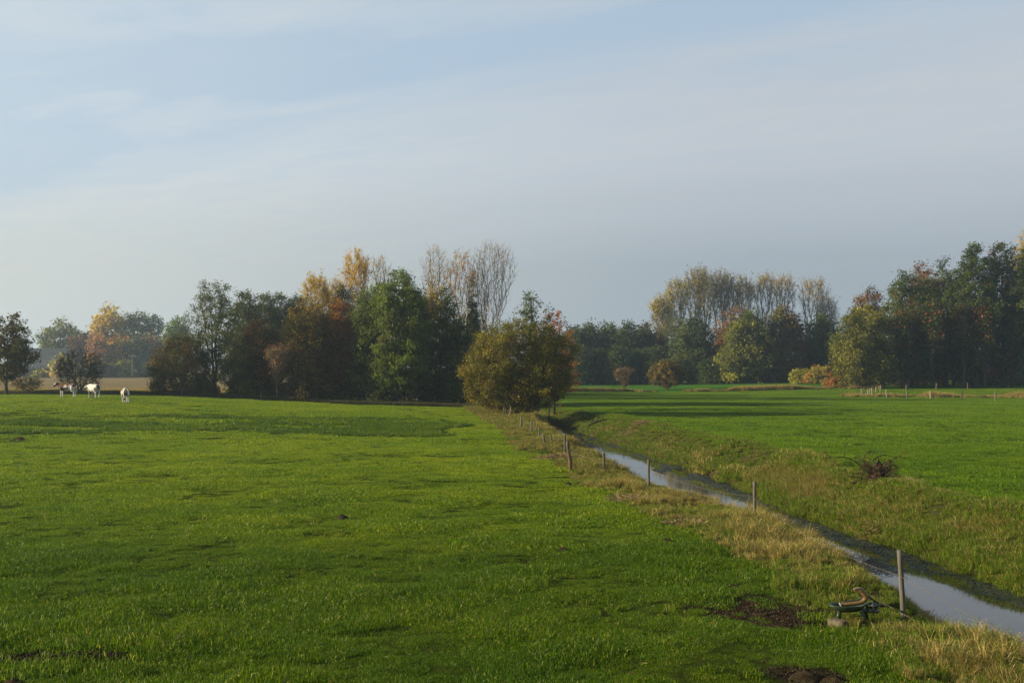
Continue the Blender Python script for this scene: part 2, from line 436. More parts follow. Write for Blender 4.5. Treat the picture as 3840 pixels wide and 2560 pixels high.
# ------------------------------------------------------------------ haze
def haze():
    bm = bmesh.new(); bmesh.ops.create_cube(bm, size=1)
    x0, x1, y0, y1, z0, z1 = -1600, 1600, -90, 1600, -4.0, 44.0
    for v in bm.verts:
        v.co = Vector((x0 if v.co.x < 0 else x1, y0 if v.co.y < 0 else y1, z0 if v.co.z < 0 else z1))
    b = MB('haze_air'); pv = b.nd('ShaderNodeVolumePrincipled')
    pv.inputs['Color'].default_value = (.66, .84, 1.0, 1); pv.inputs['Density'].default_value = HAZE
    pv.inputs['Anisotropy'].default_value = .60
    b.L.new(pv.outputs[0], b.out.inputs['Volume'])
    tag(bm_obj('haze', bm, b.m), 'pale blue haze lying over the far fields and woods', kind='stuff')
HAZE = 0.00040
haze()

# ------------------------------------------------------------------ trees
PROFILE = {
    'egg':   lambda t: np.sqrt(np.clip(1 - ((t - .42) / np.where(t < .42, .46, .60)) ** 2, 0, 1)),
    'round': lambda t: np.sqrt(np.clip(1 - (2 * t - 1) ** 2, 0, 1)) ** .8,
    'dome':  lambda t: np.sqrt(np.clip(1 - ((t - .22) / np.where(t < .22, .50, .79)) ** 2, 0, 1)),
    'column': lambda t: np.clip(np.minimum((t + .08) / .25, 1), 0, 1) ** .6 * np.sqrt(np.clip(1 - (np.clip(t - .55, 0, 1) / .46) ** 2.2, 0, 1)),
    'fan':   lambda t: np.clip(.30 + .85 * t, 0, 1) * np.sqrt(np.clip(1 - (np.clip(t - .62, 0, 1) / .40) ** 2, 0, 1)),
    'spire': lambda t: np.clip(1 - t, 0, 1) ** .75 * np.clip(t / .08 + .25, 0, 1),
}
def tree_data(seed, H, R, shape='egg', clear=.2, ncl=110, leader=.8, stems=1, aniso=1.0, tr=.2, twigs=4, twl=.8, tup=.3,
              nleaf=8000, ls=.24, clr=1.0, pal=None, patches=(), droop=0.0, lobes=.22, hollow=.45, spread=.0, thin=.012, elong=1.5, lean=0.0, leaf_top=0.0, tri=False):
    rg = np.random.default_rng(seed)
    prof = PROFILE[shape]; z0 = clear * H; ch = H - z0
    ph = rg.uniform(0, 6.28, 5); kk = np.array([2, 3, 4, 5, 7]); tt = rg.uniform(-7, 7, 5); am = rg.uniform(.4, 1, 5) / 2.4
    def env(th, t):
        l = sum(am[i] * np.sin(kk[i] * th + ph[i] + tt[i] * t) for i in range(5))
        return R * prof(t) * (1 + lobes * l)
    m = ncl * 25
    t = rg.uniform(0, 1, m); th = rg.uniform(0, 2 * np.pi, m)
    w = prof(t) ** 2; keep = rg.uniform(0, 1, m) < np.maximum(w, .05); t = t[keep]; th = th[keep]
    q = np.sqrt(rg.uniform(hollow ** 2, 1, len(t)))
    r = np.maximum(env(th, t) - clr * .55, .05 * R) * q
    cand = np.stack([r * np.cos(th) + lean * t * H, r * np.sin(th), z0 + t * ch - clr * .4 * (t > .8)], -1)
    md = .62 * (4.2 * R * R * ch * .5 / ncl) ** (1 / 3); sel = []
    selA = np.zeros((ncl, 3)); k = 0
    for c in cand:
        if k >= ncl: break
        if k and np.min(np.sum((selA[:k] - c) ** 2, 1)) < md * md: continue
        selA[k] = c; k += 1
    C = selA[:k]
    # skeleton
    MAXN = 60 + stems * 20 + k * 4
    P = np.zeros((MAXN, 3)); PL = np.zeros(MAXN); PAR = np.full(MAXN, -1); n = 1
    for s in range(stems):
        a = s * 2 * math.pi / stems + rg.uniform(-.5, .5); par = 0
        ns = 7; off = np.zeros(2)
        for i in range(1, ns + 1):
            f = i / ns; zz = f * leader * H * (1 if stems == 1 else rg.uniform(.8, 1.0) if i == ns else 1)
            sp = spread * R * f ** 1.2 * (stems > 1)
            off = off + rg.normal(0, .012 * H, 2) * (.4 if i == 1 else 1)
            P[n] = (math.cos(a) * sp + off[0] + lean * f * leader * H, math.sin(a) * sp + off[1], zz)
            PAR[n] = par; PL[n] = PL[par] + np.linalg.norm(P[n] - P[par]); par = n; n += 1
    order = np.argsort(np.linalg.norm((C - np.array([0, 0, z0 * .8])) * np.array([1, 1, .7]), axis=1))
    ends = []
    lowz = max(.55 * z0, .02 * H)
    for ci in order:
        p = C[ci]; d = P[:n] - p; d = d * np.array([aniso, aniso, 1.0])
        cost = np.linalg.norm(d, axis=1) + .30 * PL[:n] + 1.6 * np.clip(P[:n, 2] - p[2] + .15 * np.linalg.norm(d[:, :2], axis=1), 0, None) + np.where(P[:n, 2] < lowz, 50 * (lowz - P[:n, 2] + .3), 0)
        j = int(np.argmin(cost)); A = P[j].copy(); D = p - A; L = np.linalg.norm(D); par = j
        for f in (.33, .67, 1.0):
            fx, fz = f ** .8, f ** 1.25
            P[n] = A + D * np.array([fx, fx, fz]) + (rg.normal(0, .045 * L, 3) if f < 1 else 0)
            PAR[n] = par; PL[n] = PL[par] + L * .33; par = n; n += 1
        ends.append(n - 1)
    P = P[:n]; PAR = PAR[:n]
    rad = np.zeros(n); acc = np.zeros(n)
    for i in range(n - 1, -1, -1):
        rad[i] = max(acc[i], 1.0) ** (1 / 2.2) if acc[i] > 0 else 1.0
        if PAR[i] >= 0: acc[PAR[i]] += rad[i] ** 2.2
    rad = thin * 1.3 + (tr - thin * 1.3) * ((rad - 1) / (rad[0] - 1 + 1e-6)) ** .95
    e = np.arange(1, n); A = P[PAR[e]]; B = P[e]; ra = np.minimum(rad[PAR[e]], rad[e] * 1.35 + .003); rb = rad[e]
    big = ra > .05
    base = PAR[e] == 0; ra[base] = np.maximum(ra[base], rb[base] * 1.35)
    V1, Q1 = tubes(A[big], B[big] + (B[big] - A[big]) * .03, ra[big], rb[big], 6)
    V2, Q2 = tubes(A[~big], B[~big], ra[~big], rb[~big], 3)
    EN = P[ends]; ne = len(EN)
    nt_ = ne * twigs
    TA = np.repeat(EN, twigs, 0); dv = rg.normal(0, 1, (nt_, 3)); dv[:, :2] += .6 * (TA[:, :2]) / (np.linalg.norm(TA[:, :2], axis=1, keepdims=True) + .2); dv[:, 2] += tup * 2
    dv /= np.linalg.norm(dv, axis=1, keepdims=True); tl = twl * rg.uniform(.4, 1.15, (nt_, 1))
    TM = TA + dv * tl * .55; d2 = dv + rg.normal(0, .35, (nt_, 3)); d2[:, 2] += tup * .5; d2 /= np.linalg.norm(d2, axis=1, keepdims=True)
    TB = TM + d2 * tl * .5
    on = np.full(nt_, 1.0)
    V3, Q3 = tubes(np.concatenate([TA, TM]), np.concatenate([TM, TB]), np.concatenate([on * thin, on * thin * .7]), np.concatenate([on * thin * .7, on * thin * .35]), 3)
    VB = np.concatenate([V1, V2, V3]); QB = np.concatenate([Q1, Q2 + len(V1), Q3 + len(V1) + len(V2)])
    # leaves sit along the twigs
    LV = LF = LT = None
    if nleaf:
        wgt = np.ones(nt_)
        if leaf_top: wgt = np.clip((TB[:, 2] / H - leaf_top) / (1 - leaf_top), 0.015, 1) ** 1.6
        cl_w = np.repeat(rg.uniform(.45, 1.35, ne), twigs); wgt = wgt * cl_w
        ti = rg.choice(nt_, nleaf, p=wgt / wgt.sum()); f = rg.uniform(0.1, 1.05, (nleaf, 1))
        pc = np.where(f < .5, TA[ti] + (TM[ti] - TA[ti]) * f * 2, TM[ti] + (TB[ti] - TM[ti]) * (f * 2 - 1))
        pc = pc + rg.normal(0, 1, (nleaf, 3)) * clr * np.array([.36, .36, .28])
        ce = np.array([lean * .5 * H, 0, z0 + .45 * ch]); o = pc - ce; o /= np.linalg.norm(o, axis=1, keepdims=True) + 1e-6
        nr = o * .7 + rg.normal(0, .75, (nleaf, 3)) + np.array([0, 0, .35]); nr /= np.linalg.norm(nr, axis=1, keepdims=True)
        dn = rg.normal(0, 1, (nleaf, 3)) + np.array([0, 0, -2.2 * droop]); ax = dn - nr * np.sum(dn * nr, 1, keepdims=True); ax /= np.linalg.norm(ax, axis=1, keepdims=True) + 1e-6
        sd_ = np.cross(nr, ax); s = ls * rg.uniform(.40, 1.40, (nleaf, 1))
        hl = s * .5 * elong; hw = s * .5
        nv = 3 if tri else 4
        if tri: LV = np.stack([pc + ax * hl, pc - ax * hl * .6 + sd_ * hw, pc - ax * hl * .6 - sd_ * hw], 1).reshape(-1, 3)
        else: LV = np.stack([pc - ax * hl, pc + sd_ * hw - nr * s * .08, pc + ax * hl, pc - sd_ * hw - nr * s * .08], 1).reshape(-1, 3)
        LF = np.arange(nleaf)[:, None] * nv + np.arange(nv)[None]
        pw = np.array([w for w, c in pal], float); pw /= pw.sum(); pcs = np.array([c for w, c in pal])
        end_i = ti // twigs
        cc = rg.choice(len(pal), ne, p=pw)[end_i]; own = rg.choice(len(pal), nleaf, p=pw); cc = np.where(rg.uniform(0, 1, nleaf) < .62, cc, own)
        tn = pcs[cc]
        for (ux, uz, ur, colr, pr) in patches:   # patch in crown units: x across, z up, radius, colour, share
            dd = np.sqrt(((pc[:, 0] - lean * .5 * H) / R - ux) ** 2 + ((pc[:, 2] / H) - uz) ** 2 * 4)
            hit = (dd + rg.normal(0, .12, nleaf) < ur) & (rg.uniform(0, 1, nleaf) < pr)
            tn = np.where(hit[:, None], np.array(colr)[None], tn)
        tn = tn * np.array([[1.26, 1.16, 1.0]]) * rg.uniform(.68, 1.35, (nleaf, 1)) * rg.uniform(.92, 1.08, (nleaf, 3)) * np.repeat(rg.uniform(.8, 1.2, ne), 1)[end_i][:, None]
        LT = np.repeat(tn, nv, 0)
    return VB, QB, LV, LF, LT, len(Q1)

GREEN = (.056, .076, .017); DGREEN = (.034, .050, .015); BGREEN = (.075, .125, .022); OLIVE = (.085, .088, .020); GREYG = (.060, .075, .038)
BROWN = (.105, .060, .022); DBROWN = (.060, .038, .020); ORANGE = (.26, .105, .022); GOLD = (.33, .225, .04); YEL = (.30, .24, .035); RED = (.24, .062, .022); RUST = (.17, .065, .026)
PINK = (.20, .115, .075); STRAW = (.33, .25, .12); YGREEN = (.17, .18, .03)

fD = F * 2352 / 3840; HD = HOR * 2352 / 3840
def at(px, d): return (px - 1176) / fD * d          # px in the 2352 wide view
TREE_CACHE = {}
def tree(name, label, px, d, top, hw, cat='tree', group=None, bark=None, seed=1, share=None, rz=None, Hfix=None, twig=None, **k):
    x = at(px, d); zb = gz(x, d)
    H = CAMZ + (HD - top) * d / fD - zb; Rr = hw / fD * d
    if Hfix: H = Hfix
    e = empty(name, (x, d, zb - .05), label, cat, group, 0 if rz is None else rz)
    key = share
    if key and key in TREE_CACHE:
        (mb, ml, H0, R0) = TREE_CACHE[key]
        e.scale = (Rr / R0, Rr / R0, H / H0)
        if rz is None: e.rotation_euler = (0, 0, (seed * 1.7) % 6.28)
        link(bpy.data.objects.new('trunk', mb), e)
        if ml: link(bpy.data.objects.new('crown', ml), e)
        return e
    if d > 99 and 'nleaf' in k:      # far leaves are small triangles, more of them
        k = {**k, 'tri': True, 'nleaf': int(k['nleaf'] * 1.6), 'ls': k['ls'] * .84}
    VB, QB, LV, LF, LT, nthick = tree_data(seed, H, Rr, **k)
    mb = np_mesh('trunk', VB, [QB], bark or BARK, smooth=True)
    if twig:
        mb.materials.append(twig); mi = np.ones(len(QB), np.int32); mi[:nthick] = 0; mb.polygons.foreach_set('material_index', mi)
    link(bpy.data.objects.new('trunk', mb), e)
    ml = None
    if LV is not None:
        ml = np_mesh('crown', LV, [LF], LEAF, LT); link(bpy.data.objects.new('crown', ml), e)
    if key: TREE_CACHE[key] = (mb, ml, H, Rr)
    return e

def trees():
    T = tree
    # ---- far left, across the stubble field
    far = dict(ncl=70, twigs=3, nleaf=3600, ls=.85, clr=2.4, thin=.05, twl=2.2, tr=.5)
    T('broad_tree', 'broad domed olive tree above the dark barn roof at far left', 138, 400, 732, 62, seed=101, shape='dome', clear=.08, pal=[(3, OLIVE), (2, GREEN), (1, YGREEN)], **{**far, 'nleaf': 5200})
    T('copper_tree', 'dark maroon tree tucked against the right flank of the broad olive tree', 192, 392, 762, 30, seed=102, shape='round', clear=.1, pal=[(3, (.09, .035, .03)), (1, DBROWN)], **far)
    T('poplar_tree', 'tall golden yellow tree standing highest beyond the stubble field', 248, 395, 700, 42, seed=103, shape='egg', clear=.22, pal=[(4, GOLD), (2, YEL), (1, OLIVE)], **far)
    T('thin_tree', 'thin grey green tree with half bare crown right of the golden one', 326, 402, 712, 48, seed=104, shape='round', clear=.45, stems=2, spread=.5, pal=[(3, GREYG), (1, OLIVE)], **{**far, 'nleaf': 1700, 'twigs': 6})
    T('birch_tree', 'slim pinkish orange tree under the golden one behind the bare shrub', 226, 372, 768, 20, seed=105, shape='column', clear=.1, pal=[(3, PINK), (2, ORANGE)], **{**far, 'nleaf': 2200})
    T('orange_tree', 'yellow orange tree low in front of the golden tree', 262, 378, 778, 26, seed=106, shape='egg', clear=.08, pal=[(2, ORANGE), (2, YEL), (2, OLIVE)], **{**far, 'nleaf': 2600})
    T('round_tree', 'apricot topped round tree left of the utility pole', 290, 384, 772, 24, seed=107, shape='egg', clear=.08, pal=[(2, PINK), (2, OLIVE), (1, ORANGE)], **{**far, 'nleaf': 2600})
    T('green_tree', 'dull green tree directly behind the utility pole', 318, 380, 770, 26, seed=108, shape='egg', clear=.08, pal=[(3, GREYG), (1, OLIVE)], **{**far, 'nleaf': 2600})
    T('brown_tree', 'pale brown tree right of the utility pole above the pale shed', 350, 384, 768, 28, seed=109, shape='egg', clear=.08, pal=[(3, PINK), (2, BROWN), (1, OLIVE)], **{**far, 'nleaf': 2600})
    T('brown_tree', 'brown green tree partly behind the dark hawthorn at wood edge', 384, 386, 762, 26, seed=110, shape='egg', clear=.08, pal=[(2, BROWN), (2, GREYG)], **{**far, 'nleaf': 2600})
    T('light_green_tree', 'light green rounded tree peeping out left of the tall alder', 412, 300, 722, 30, seed=111, shape='egg', clear=.1, pal=[(3, BGREEN), (2, OLIVE)], **{**far, 'ls': .6, 'clr': 1.7})
    T('pale_bush', 'pale straw coloured round bush in front of the dark barn', 146, 350, 820, 24, 'bush', seed=112, shape='dome', clear=.02, pal=[(3, STRAW), (2, YGREEN)], **{**far, 'nleaf': 2200, 'tr': .2, 'stems': 3, 'spread': .4})
    T('low_bush', 'yellow green low bush at the foot of the dark barn', 95, 352, 852, 18, 'bush', seed=113, shape='dome', clear=.02, pal=[(3, YEL), (2, BGREEN)], **{**far, 'nleaf': 1200, 'ls': .6, 'clr': 1.2, 'twl': 1., 'ncl': 40, 'tr': .12})
    for i, (px, tp, lb, pl) in enumerate([(212, 828, 'grey green bush left in the hedge before the pale shed', [(2, GREYG), (1, OLIVE)]), (252, 832, 'low brown bush in the hedge between barn and pole', [(2, BROWN), (2, GREYG)]),
                                          (284, 826, 'yellowish bush at the foot of the utility pole', [(2, OLIVE), (2, YGREEN)]), (345, 834, 'dull bush at the right end of the far hedge', [(3, GREYG), (1, BROWN)])]):
        T('hedge_bush', lb, px, 356 + i * 3, tp, 26, 'bush', 'hedge bushes beyond the stubble field', seed=120 + i, shape='dome', clear=.02, pal=pl, **{**far, 'nleaf': 1800, 'ls': .6, 'clr': 1.3, 'twl': 1.2, 'ncl': 50, 'tr': .15, 'stems': 3, 'spread': .5})
    # ---- left, at the pasture edge
    T('alder_tree', 'brown leaved young tree cut by the left picture edge', 16, 118, 722, 60, seed=1, shape='egg', clear=.20, ncl=120, twigs=5, nleaf=7000, ls=.22, clr=.62, tr=.16, pal=[(4, (.058, .060, .018)), (3, (.055, .040, .018)), (1, BROWN)], bark=BARK_DARK, twl=.7)
    T('low_shrub', 'low straggling shrub under the left edge tree', 62, 120, 866, 34, 'shrub', seed=2, shape='round', clear=.25, ncl=40, stems=3, spread=.6, twigs=5, nleaf=700, ls=.16, clr=.4, tr=.05, pal=[(2, OLIVE), (2, BROWN)], bark=BARK_DARK, leader=.5)
    T('bare_shrub', 'dark leafless many stemmed shrub right behind the cows', 184, 121, 797, 54, 'shrub', seed=3, shape='egg', clear=.12, ncl=260, stems=6, spread=.45, leader=.55, twigs=8, nleaf=500, ls=.13, clr=.45, tr=.13, thin=.016, twl=.75, tup=.35, pal=[(2, (.045, .035, .022)), (1, OLIVE)], bark=BARK_DARK)
    # ---- left wood, front row
    n = dict(ls=.18, clr=.85, twl=.8, thin=.014)
    T('hawthorn_bush', 'dark brown dense bush at the left corner of the wood', 412, 122, 762, 72, 'bush', seed=10, shape='dome', clear=.05, stems=4, spread=.4, ncl=170, twigs=5, nleaf=15000, tr=.16, pal=[(4, DBROWN), (3, (.06, .058, .018)), (.3, RUST), (2, DGREEN)], bark=BARK_DARK, leader=.6, **{**n, 'ls': .15, 'clr': .6})
    T('alder_tree', 'tall airy alder with see-through crown and dark twin stems', 492, 124, 642, 66, seed=11, shape='egg', clear=.16, stems=2, spread=.22, leader=.9, ncl=190, twigs=6, nleaf=11000, tr=.24, pal=[(4, GREYG), (2, DGREEN), (1, OLIVE)], bark=BARK_DARK, **{**n, 'ls': .16, 'clr': .6, 'lobes': .35})
    T('young_alder', 'leaning thin stemmed alder between hawthorn and brown maple', 530, 122, 770, 40, seed=12, shape='egg', clear=.2, lean=.12, ncl=70, twigs=5, nleaf=2200, tr=.11, pal=[(3, GREYG), (2, OLIVE)], bark=BARK_DARK, **{**n, 'ls': .2, 'clr': .6})
    T('maple_tree', 'dark brown and orange flecked tree right of the airy alder', 594, 126, 732, 58, seed=13, shape='egg', clear=.12, stems=2, spread=.3, ncl=130, twigs=5, nleaf=15000, tr=.22, pal=[(3, DBROWN), (2, BROWN), (2, DGREEN), (1, RUST), (1, ORANGE)], bark=BARK_DARK, **n)
    T('twiggy_shrub', 'pinkish half bare fan of twigs before the brown trees', 638, 121, 792, 32, 'shrub', seed=14, shape='fan', clear=.3, aniso=2.2, ncl=90, twigs=6, nleaf=1100, tr=.10, pal=[(2, PINK), (1, RUST), (1, OLIVE)], bark=BARK_GREY, tup=.8, leader=.5, **{**n, 'ls': .18, 'clr': .45})
    T('cherry_tree', 'golden brown tree in the middle front of the wood', 702, 124, 688, 60, seed=15, shape='egg', clear=.10, stems=2, spread=.25, ncl=150, twigs=5, nleaf=17000, tr=.22, pal=[(3, (.088, .056, .020)), (2, (.11, .08, .02)), (3, OLIVE), (.5, GOLD), (2, DBROWN)], patches=[(0, .85, .45, (.14, .105, .02), .5)], **n)
    T('rowan_tree', 'reddish brown tree with orange top beside the golden brown one', 778, 125, 692, 44, seed=16, shape='column', clear=.10, ncl=130, twigs=6, nleaf=12000, tr=.2, pal=[(3, RUST), (3, DBROWN), (2, BROWN), (1, OLIVE)], patches=[(0, .9, .42, (.24, .10, .028), .7)], **n)
    T('willow_tree', 'thin olive green tree just left of the great green ash', 842, 124, 655, 40, seed=17, shape='column', clear=.10, ncl=120, twigs=6, nleaf=12000, tr=.18, pal=[(4, (.075, .10, .03)), (2, GREYG), (1, YGREEN)], droop=.6, **n)
    T('ash_tree', 'great bright green ash with hanging leaves, tallest leafy tree of the wood', 915, 122, 620, 74, seed=18, shape='column', clear=.10, stems=2, spread=.25, ncl=230, twigs=5, nleaf=30000, tr=.26, pal=[(5, (.072, .105, .018)), (2, (.09, .125, .02)), (2, GREEN), (1, OLIVE)], droop=.9, bark=BARK_GREY, **{**n, 'elong': 2.0})
    T('ash_tree', 'dark green ash with a yellow patch at its top, right of the bright ash', 1004, 127, 648, 62, seed=19, shape='column', clear=.05, ncl=190, twigs=5, nleaf=22000, tr=.24, pal=[(4, DGREEN), (3, GREEN), (1, OLIVE)], patches=[(-.2, .93, .32, GOLD, .6), (-.1, .82, .3, (.16, .12, .03), .4)], droop=.6, **n)
    T('holly_tree', 'dark bushy green tree closing the right end of the wood', 1058, 124, 745, 46, seed=20, shape='dome', clear=.03, ncl=130, twigs=5, nleaf=15000, tr=.16, pal=[(4, DGREEN), (2, GREEN), (1, OLIVE)], **n)
    # ---- left wood, back rows
    T('alder_tree', 'grey green alder behind, first right of the airy alder', 560, 150, 662, 46, seed=21, share='alder', shape='egg', clear=.12, ncl=130, twigs=5, nleaf=10500, tr=.24, pal=[(4, GREYG), (2, DGREEN)], **{**n, 'ls': .22})
    for i, (px, tp, lb) in enumerate([(606, 668, 'grey green alder behind the brown maple top'), (646, 668, 'grey green alder midway between brown maple and yellow birches'), (686, 672, 'grey green alder nearest the yellow birch crowns')]):
        T('alder_tree', lb, px, 164 + 2 * i, tp, 44, group='alders in the back of the wood', seed=22 + i, share='alder')
    bk = dict(ls=.26, clr=1.1, twl=1.0, thin=.016, ncl=120, twigs=4, nleaf=9500, tr=.22)
    T('oak_tree', 'dark olive tree filling the gap behind the orange topped rowan', 790, 150, 652, 50, seed=26, shape='egg', clear=.05, pal=[(3, DGREEN), (2, OLIVE), (1, BROWN)], **bk)
    T('oak_tree', 'dusky green tree behind the golden brown one', 724, 158, 690, 60, seed=27, shape='egg', clear=.03, pal=[(3, DGREEN), (2, OLIVE)], **bk)
    T('oak_tree', 'dusky tree at the back between the two ashes', 960, 160, 668, 60, seed=28, shape='egg', clear=.03, pal=[(3, DGREEN), (2, GREEN)], **bk)
    T('oak_tree', 'dark tree at the back under the white stemmed birches', 1075, 162, 700, 52, seed=29, shape='egg', clear=.03, pal=[(3, DGREEN), (2, GREEN)], **bk)
    T('oak_tree', 'dusky brown tree far back behind the brown maple', 600, 176, 700, 70, seed=30, shape='egg', clear=.03, pal=[(3, DGREEN), (2, DBROWN)], **bk)
    T('oak_tree', 'dusky tree far back behind the green ash crown', 865, 172, 690, 70, seed=31, shape='egg', clear=.03, pal=[(3, DGREEN), (2, GREEN)], **bk)
    # birches
    bi = dict(aniso=2.4, tup=1.1, clear=.38, leader=.86, bark=BARK_PALE, twl=1.6, clr=.35, ls=.15, thin=.011, tr=.15, droop=.3, twigs=5, twig=BARK)
    T('birch_tree', 'small yellow leaved birch top left of the golden group', 728, 146, 640, 34, seed=40, shape='fan', ncl=110, nleaf=5500, pal=[(3, GOLD), (2, YEL)], leaf_top=.45, **bi)
    T('birch_tree', 'yellow birch behind the orange topped rowan', 770, 150, 650, 26, seed=44, shape='fan', ncl=80, nleaf=2600, pal=[(3, GOLD), (2, YEL)], leaf_top=.5, **bi)
    T('birch_tree', 'tall golden leaved birch left of the great green ash', 818, 146, 586, 34, seed=41, shape='fan', ncl=120, nleaf=5000, pal=[(3, GOLD), (2, (.40, .26, .05))], leaf_top=.5, **bi)
    T('birch_tree', 'nearly bare birch with few gold leaves directly above the green ash', 872, 149, 592, 26, seed=42, shape='fan', ncl=100, nleaf=450, pal=[(3, GOLD), (2, YEL)], leaf_top=.6, **bi)
    T('birch_tree', 'bare birch with thin gold tips right of the green ash', 1000, 143, 578, 36, seed=45, shape='fan', ncl=120, nleaf=650, pal=[(3, GOLD)], leaf_top=.5, **bi)
    T('birch_tree', 'half bare birch with an orange gold spray in the middle of the white stems', 1058, 141, 588, 36, seed=46, shape='fan', ncl=120, nleaf=1500, pal=[(3, GOLD), (2, ORANGE)], leaf_top=.55, **bi)
    T('birch_tree', 'big bare white stemmed birch at the right end with gold topmost twigs', 1128, 140, 566, 54, seed=47, shape='fan', ncl=270, stems=4, spread=.45, nleaf=500, pal=[(3, GOLD)], leaf_top=.68, **{**bi, 'leader': .75, 'clear': .30})
    T('birch_tree', 'low bare birch behind the big white stemmed one', 1098, 150, 640, 40, seed=48, shape='fan', ncl=120, nleaf=100, pal=[(3, GOLD)], leaf_top=.6, **bi)
    T('spruce_tree', 'small dark pointed tree among the bare birches', 1086, 146, 622, 24, seed=49, shape='spire', clear=.25, ncl=110, twigs=5, nleaf=3600, tr=.15, pal=[(3, DGREEN)], ls=.24, clr=.5, twl=.6, thin=.014)
    # understorey of the left wood
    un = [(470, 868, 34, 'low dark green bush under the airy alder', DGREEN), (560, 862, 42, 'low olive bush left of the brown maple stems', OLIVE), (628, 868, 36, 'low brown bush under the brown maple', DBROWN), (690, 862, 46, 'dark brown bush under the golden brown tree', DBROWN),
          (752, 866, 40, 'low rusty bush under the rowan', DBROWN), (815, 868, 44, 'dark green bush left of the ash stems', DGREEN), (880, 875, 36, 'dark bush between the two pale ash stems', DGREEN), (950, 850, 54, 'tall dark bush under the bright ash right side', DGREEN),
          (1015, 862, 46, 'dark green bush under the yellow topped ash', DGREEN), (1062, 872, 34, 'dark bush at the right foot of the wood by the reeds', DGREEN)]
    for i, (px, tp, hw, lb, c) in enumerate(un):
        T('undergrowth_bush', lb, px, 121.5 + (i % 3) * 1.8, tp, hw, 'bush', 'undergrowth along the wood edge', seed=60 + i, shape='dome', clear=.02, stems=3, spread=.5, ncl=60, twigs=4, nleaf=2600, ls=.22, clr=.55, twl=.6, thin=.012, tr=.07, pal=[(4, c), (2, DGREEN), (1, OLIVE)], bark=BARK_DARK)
    # ---- centre
    T('willow_bush', 'large round yellow green willow bush on the stream bank', 1191, 100, 734, 124, 'bush', seed=70, shape='egg', clear=.045, stems=6, spread=.55, leader=.55, ncl=520, twigs=6, nleaf=56000, ls=.13, clr=.62, twl=.75, thin=.012, tr=.20, hollow=.35,
      pal=[(4, (.092, .090, .014)), (3, (.115, .098, .014)), (3, (.070, .080, .014)), (1.5, (.09, .055, .016)), (.8, (.20, .17, .02))], lobes=.32, bark=BARK_DARK)
    T('alder_tree', 'slim dark green alder rising out of the willow bush', 1216, 104, 664, 27, seed=71, shape='egg', clear=.60, leader=.95, ncl=45, twigs=5, nleaf=700, ls=.19, clr=.45, twl=.6, thin=.012, tr=.10, pal=[(3, GREEN), (2, GREYG)], bark=BARK_DARK, lobes=.4)
    T('alder_tree', 'small dark alder top right of the willow bush', 1262, 106, 700, 22, seed=72, shape='egg', clear=.5, ncl=40, twigs=5, nleaf=550, ls=.17, clr=.4, twl=.55, thin=.012, tr=.08, pal=[(3, DGREEN), (1, GREEN)], bark=BARK_DARK)
    T('cherry_tree', 'red leaved tree peeping out on the right of the willow bush', 1272, 110, 712, 54, seed=73, shape='egg', clear=.15, ncl=100, twigs=5, nleaf=3000, ls=.17, clr=.42, twl=.7, thin=.012, tr=.13, pal=[(4, RED), (3, (.24, .085, .025)), (1, DBROWN)], bark=BARK_DARK, lobes=.5)
    # ---- far middle wood
    fm = dict(ls=.46, clr=1.7, twl=1.5, thin=.03, ncl=90, twigs=4, nleaf=7000, tr=.35)
    for i, (px, tp, hw, lb, pl) in enumerate([(1318, 742, 34, 'green grey far tree just right of the red leaves', [(3, GREYG), (2, DGREEN)]), (1356, 738, 34, 'dull green far tree with ragged top left in the middle wood', [(3, GREYG), (1, OLIVE)]),
            (1396, 734, 36, 'round dark green far tree, highest of the middle wood', [(3, DGREEN), (2, GREEN)]), (1440, 740, 36, 'dark far tree behind the small leafless tree', [(3, DGREEN), (1, GREYG)]),
            (1478, 738, 32, 'dusky far tree with brownish top left of the poplars', [(3, DGREEN), (1, BROWN)]), (1512, 760, 30, 'brownish far tree under the leftmost poplar', [(2, BROWN), (2, DGREEN)])]):
        T('wood_tree', lb, px, 262 + (i % 3) * 5, tp, hw, seed=200 + i, shape='egg', clear=.02, pal=pl, **fm)
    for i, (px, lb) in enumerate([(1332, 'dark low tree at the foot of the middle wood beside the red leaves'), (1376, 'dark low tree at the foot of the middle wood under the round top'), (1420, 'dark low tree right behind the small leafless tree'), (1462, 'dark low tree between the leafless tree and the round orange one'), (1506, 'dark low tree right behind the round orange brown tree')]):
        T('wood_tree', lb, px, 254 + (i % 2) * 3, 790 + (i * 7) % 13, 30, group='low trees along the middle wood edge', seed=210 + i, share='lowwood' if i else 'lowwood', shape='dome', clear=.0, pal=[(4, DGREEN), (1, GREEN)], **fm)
    # ---- right middle: oaks in front of poplars
    T('oak_tree', 'round blue green oak in front of the left poplars', 1592, 250, 726, 56, seed=220, shape='dome', clear=.03, pal=[(4, GREEN), (2, DGREEN), (1, GREYG)], **{**fm, 'nleaf': 11000, 'ncl': 130})
    T('red_oak', 'tree with a small red crown between the two round oaks', 1672, 262, 742, 32, seed=221, shape='egg', clear=.05, pal=[(3, RUST), (2, BROWN)], **fm)
    T('oak_tree', 'wide olive green oak below the middle poplars', 1716, 236, 712, 66, seed=222, shape='dome', clear=.06, pal=[(4, OLIVE), (3, GREEN), (1, YGREEN)], **{**fm, 'nleaf': 14000, 'ncl': 150})
    T('oak_tree', 'brown leaved oak leaning on the wide olive oak', 1800, 238, 703, 56, seed=223, shape='dome', clear=.05, pal=[(4, BROWN), (2, OLIVE), (2, DBROWN)], patches=[(-.5, .95, .5, OLIVE, .7)], **{**fm, 'nleaf': 12500, 'ncl': 140})
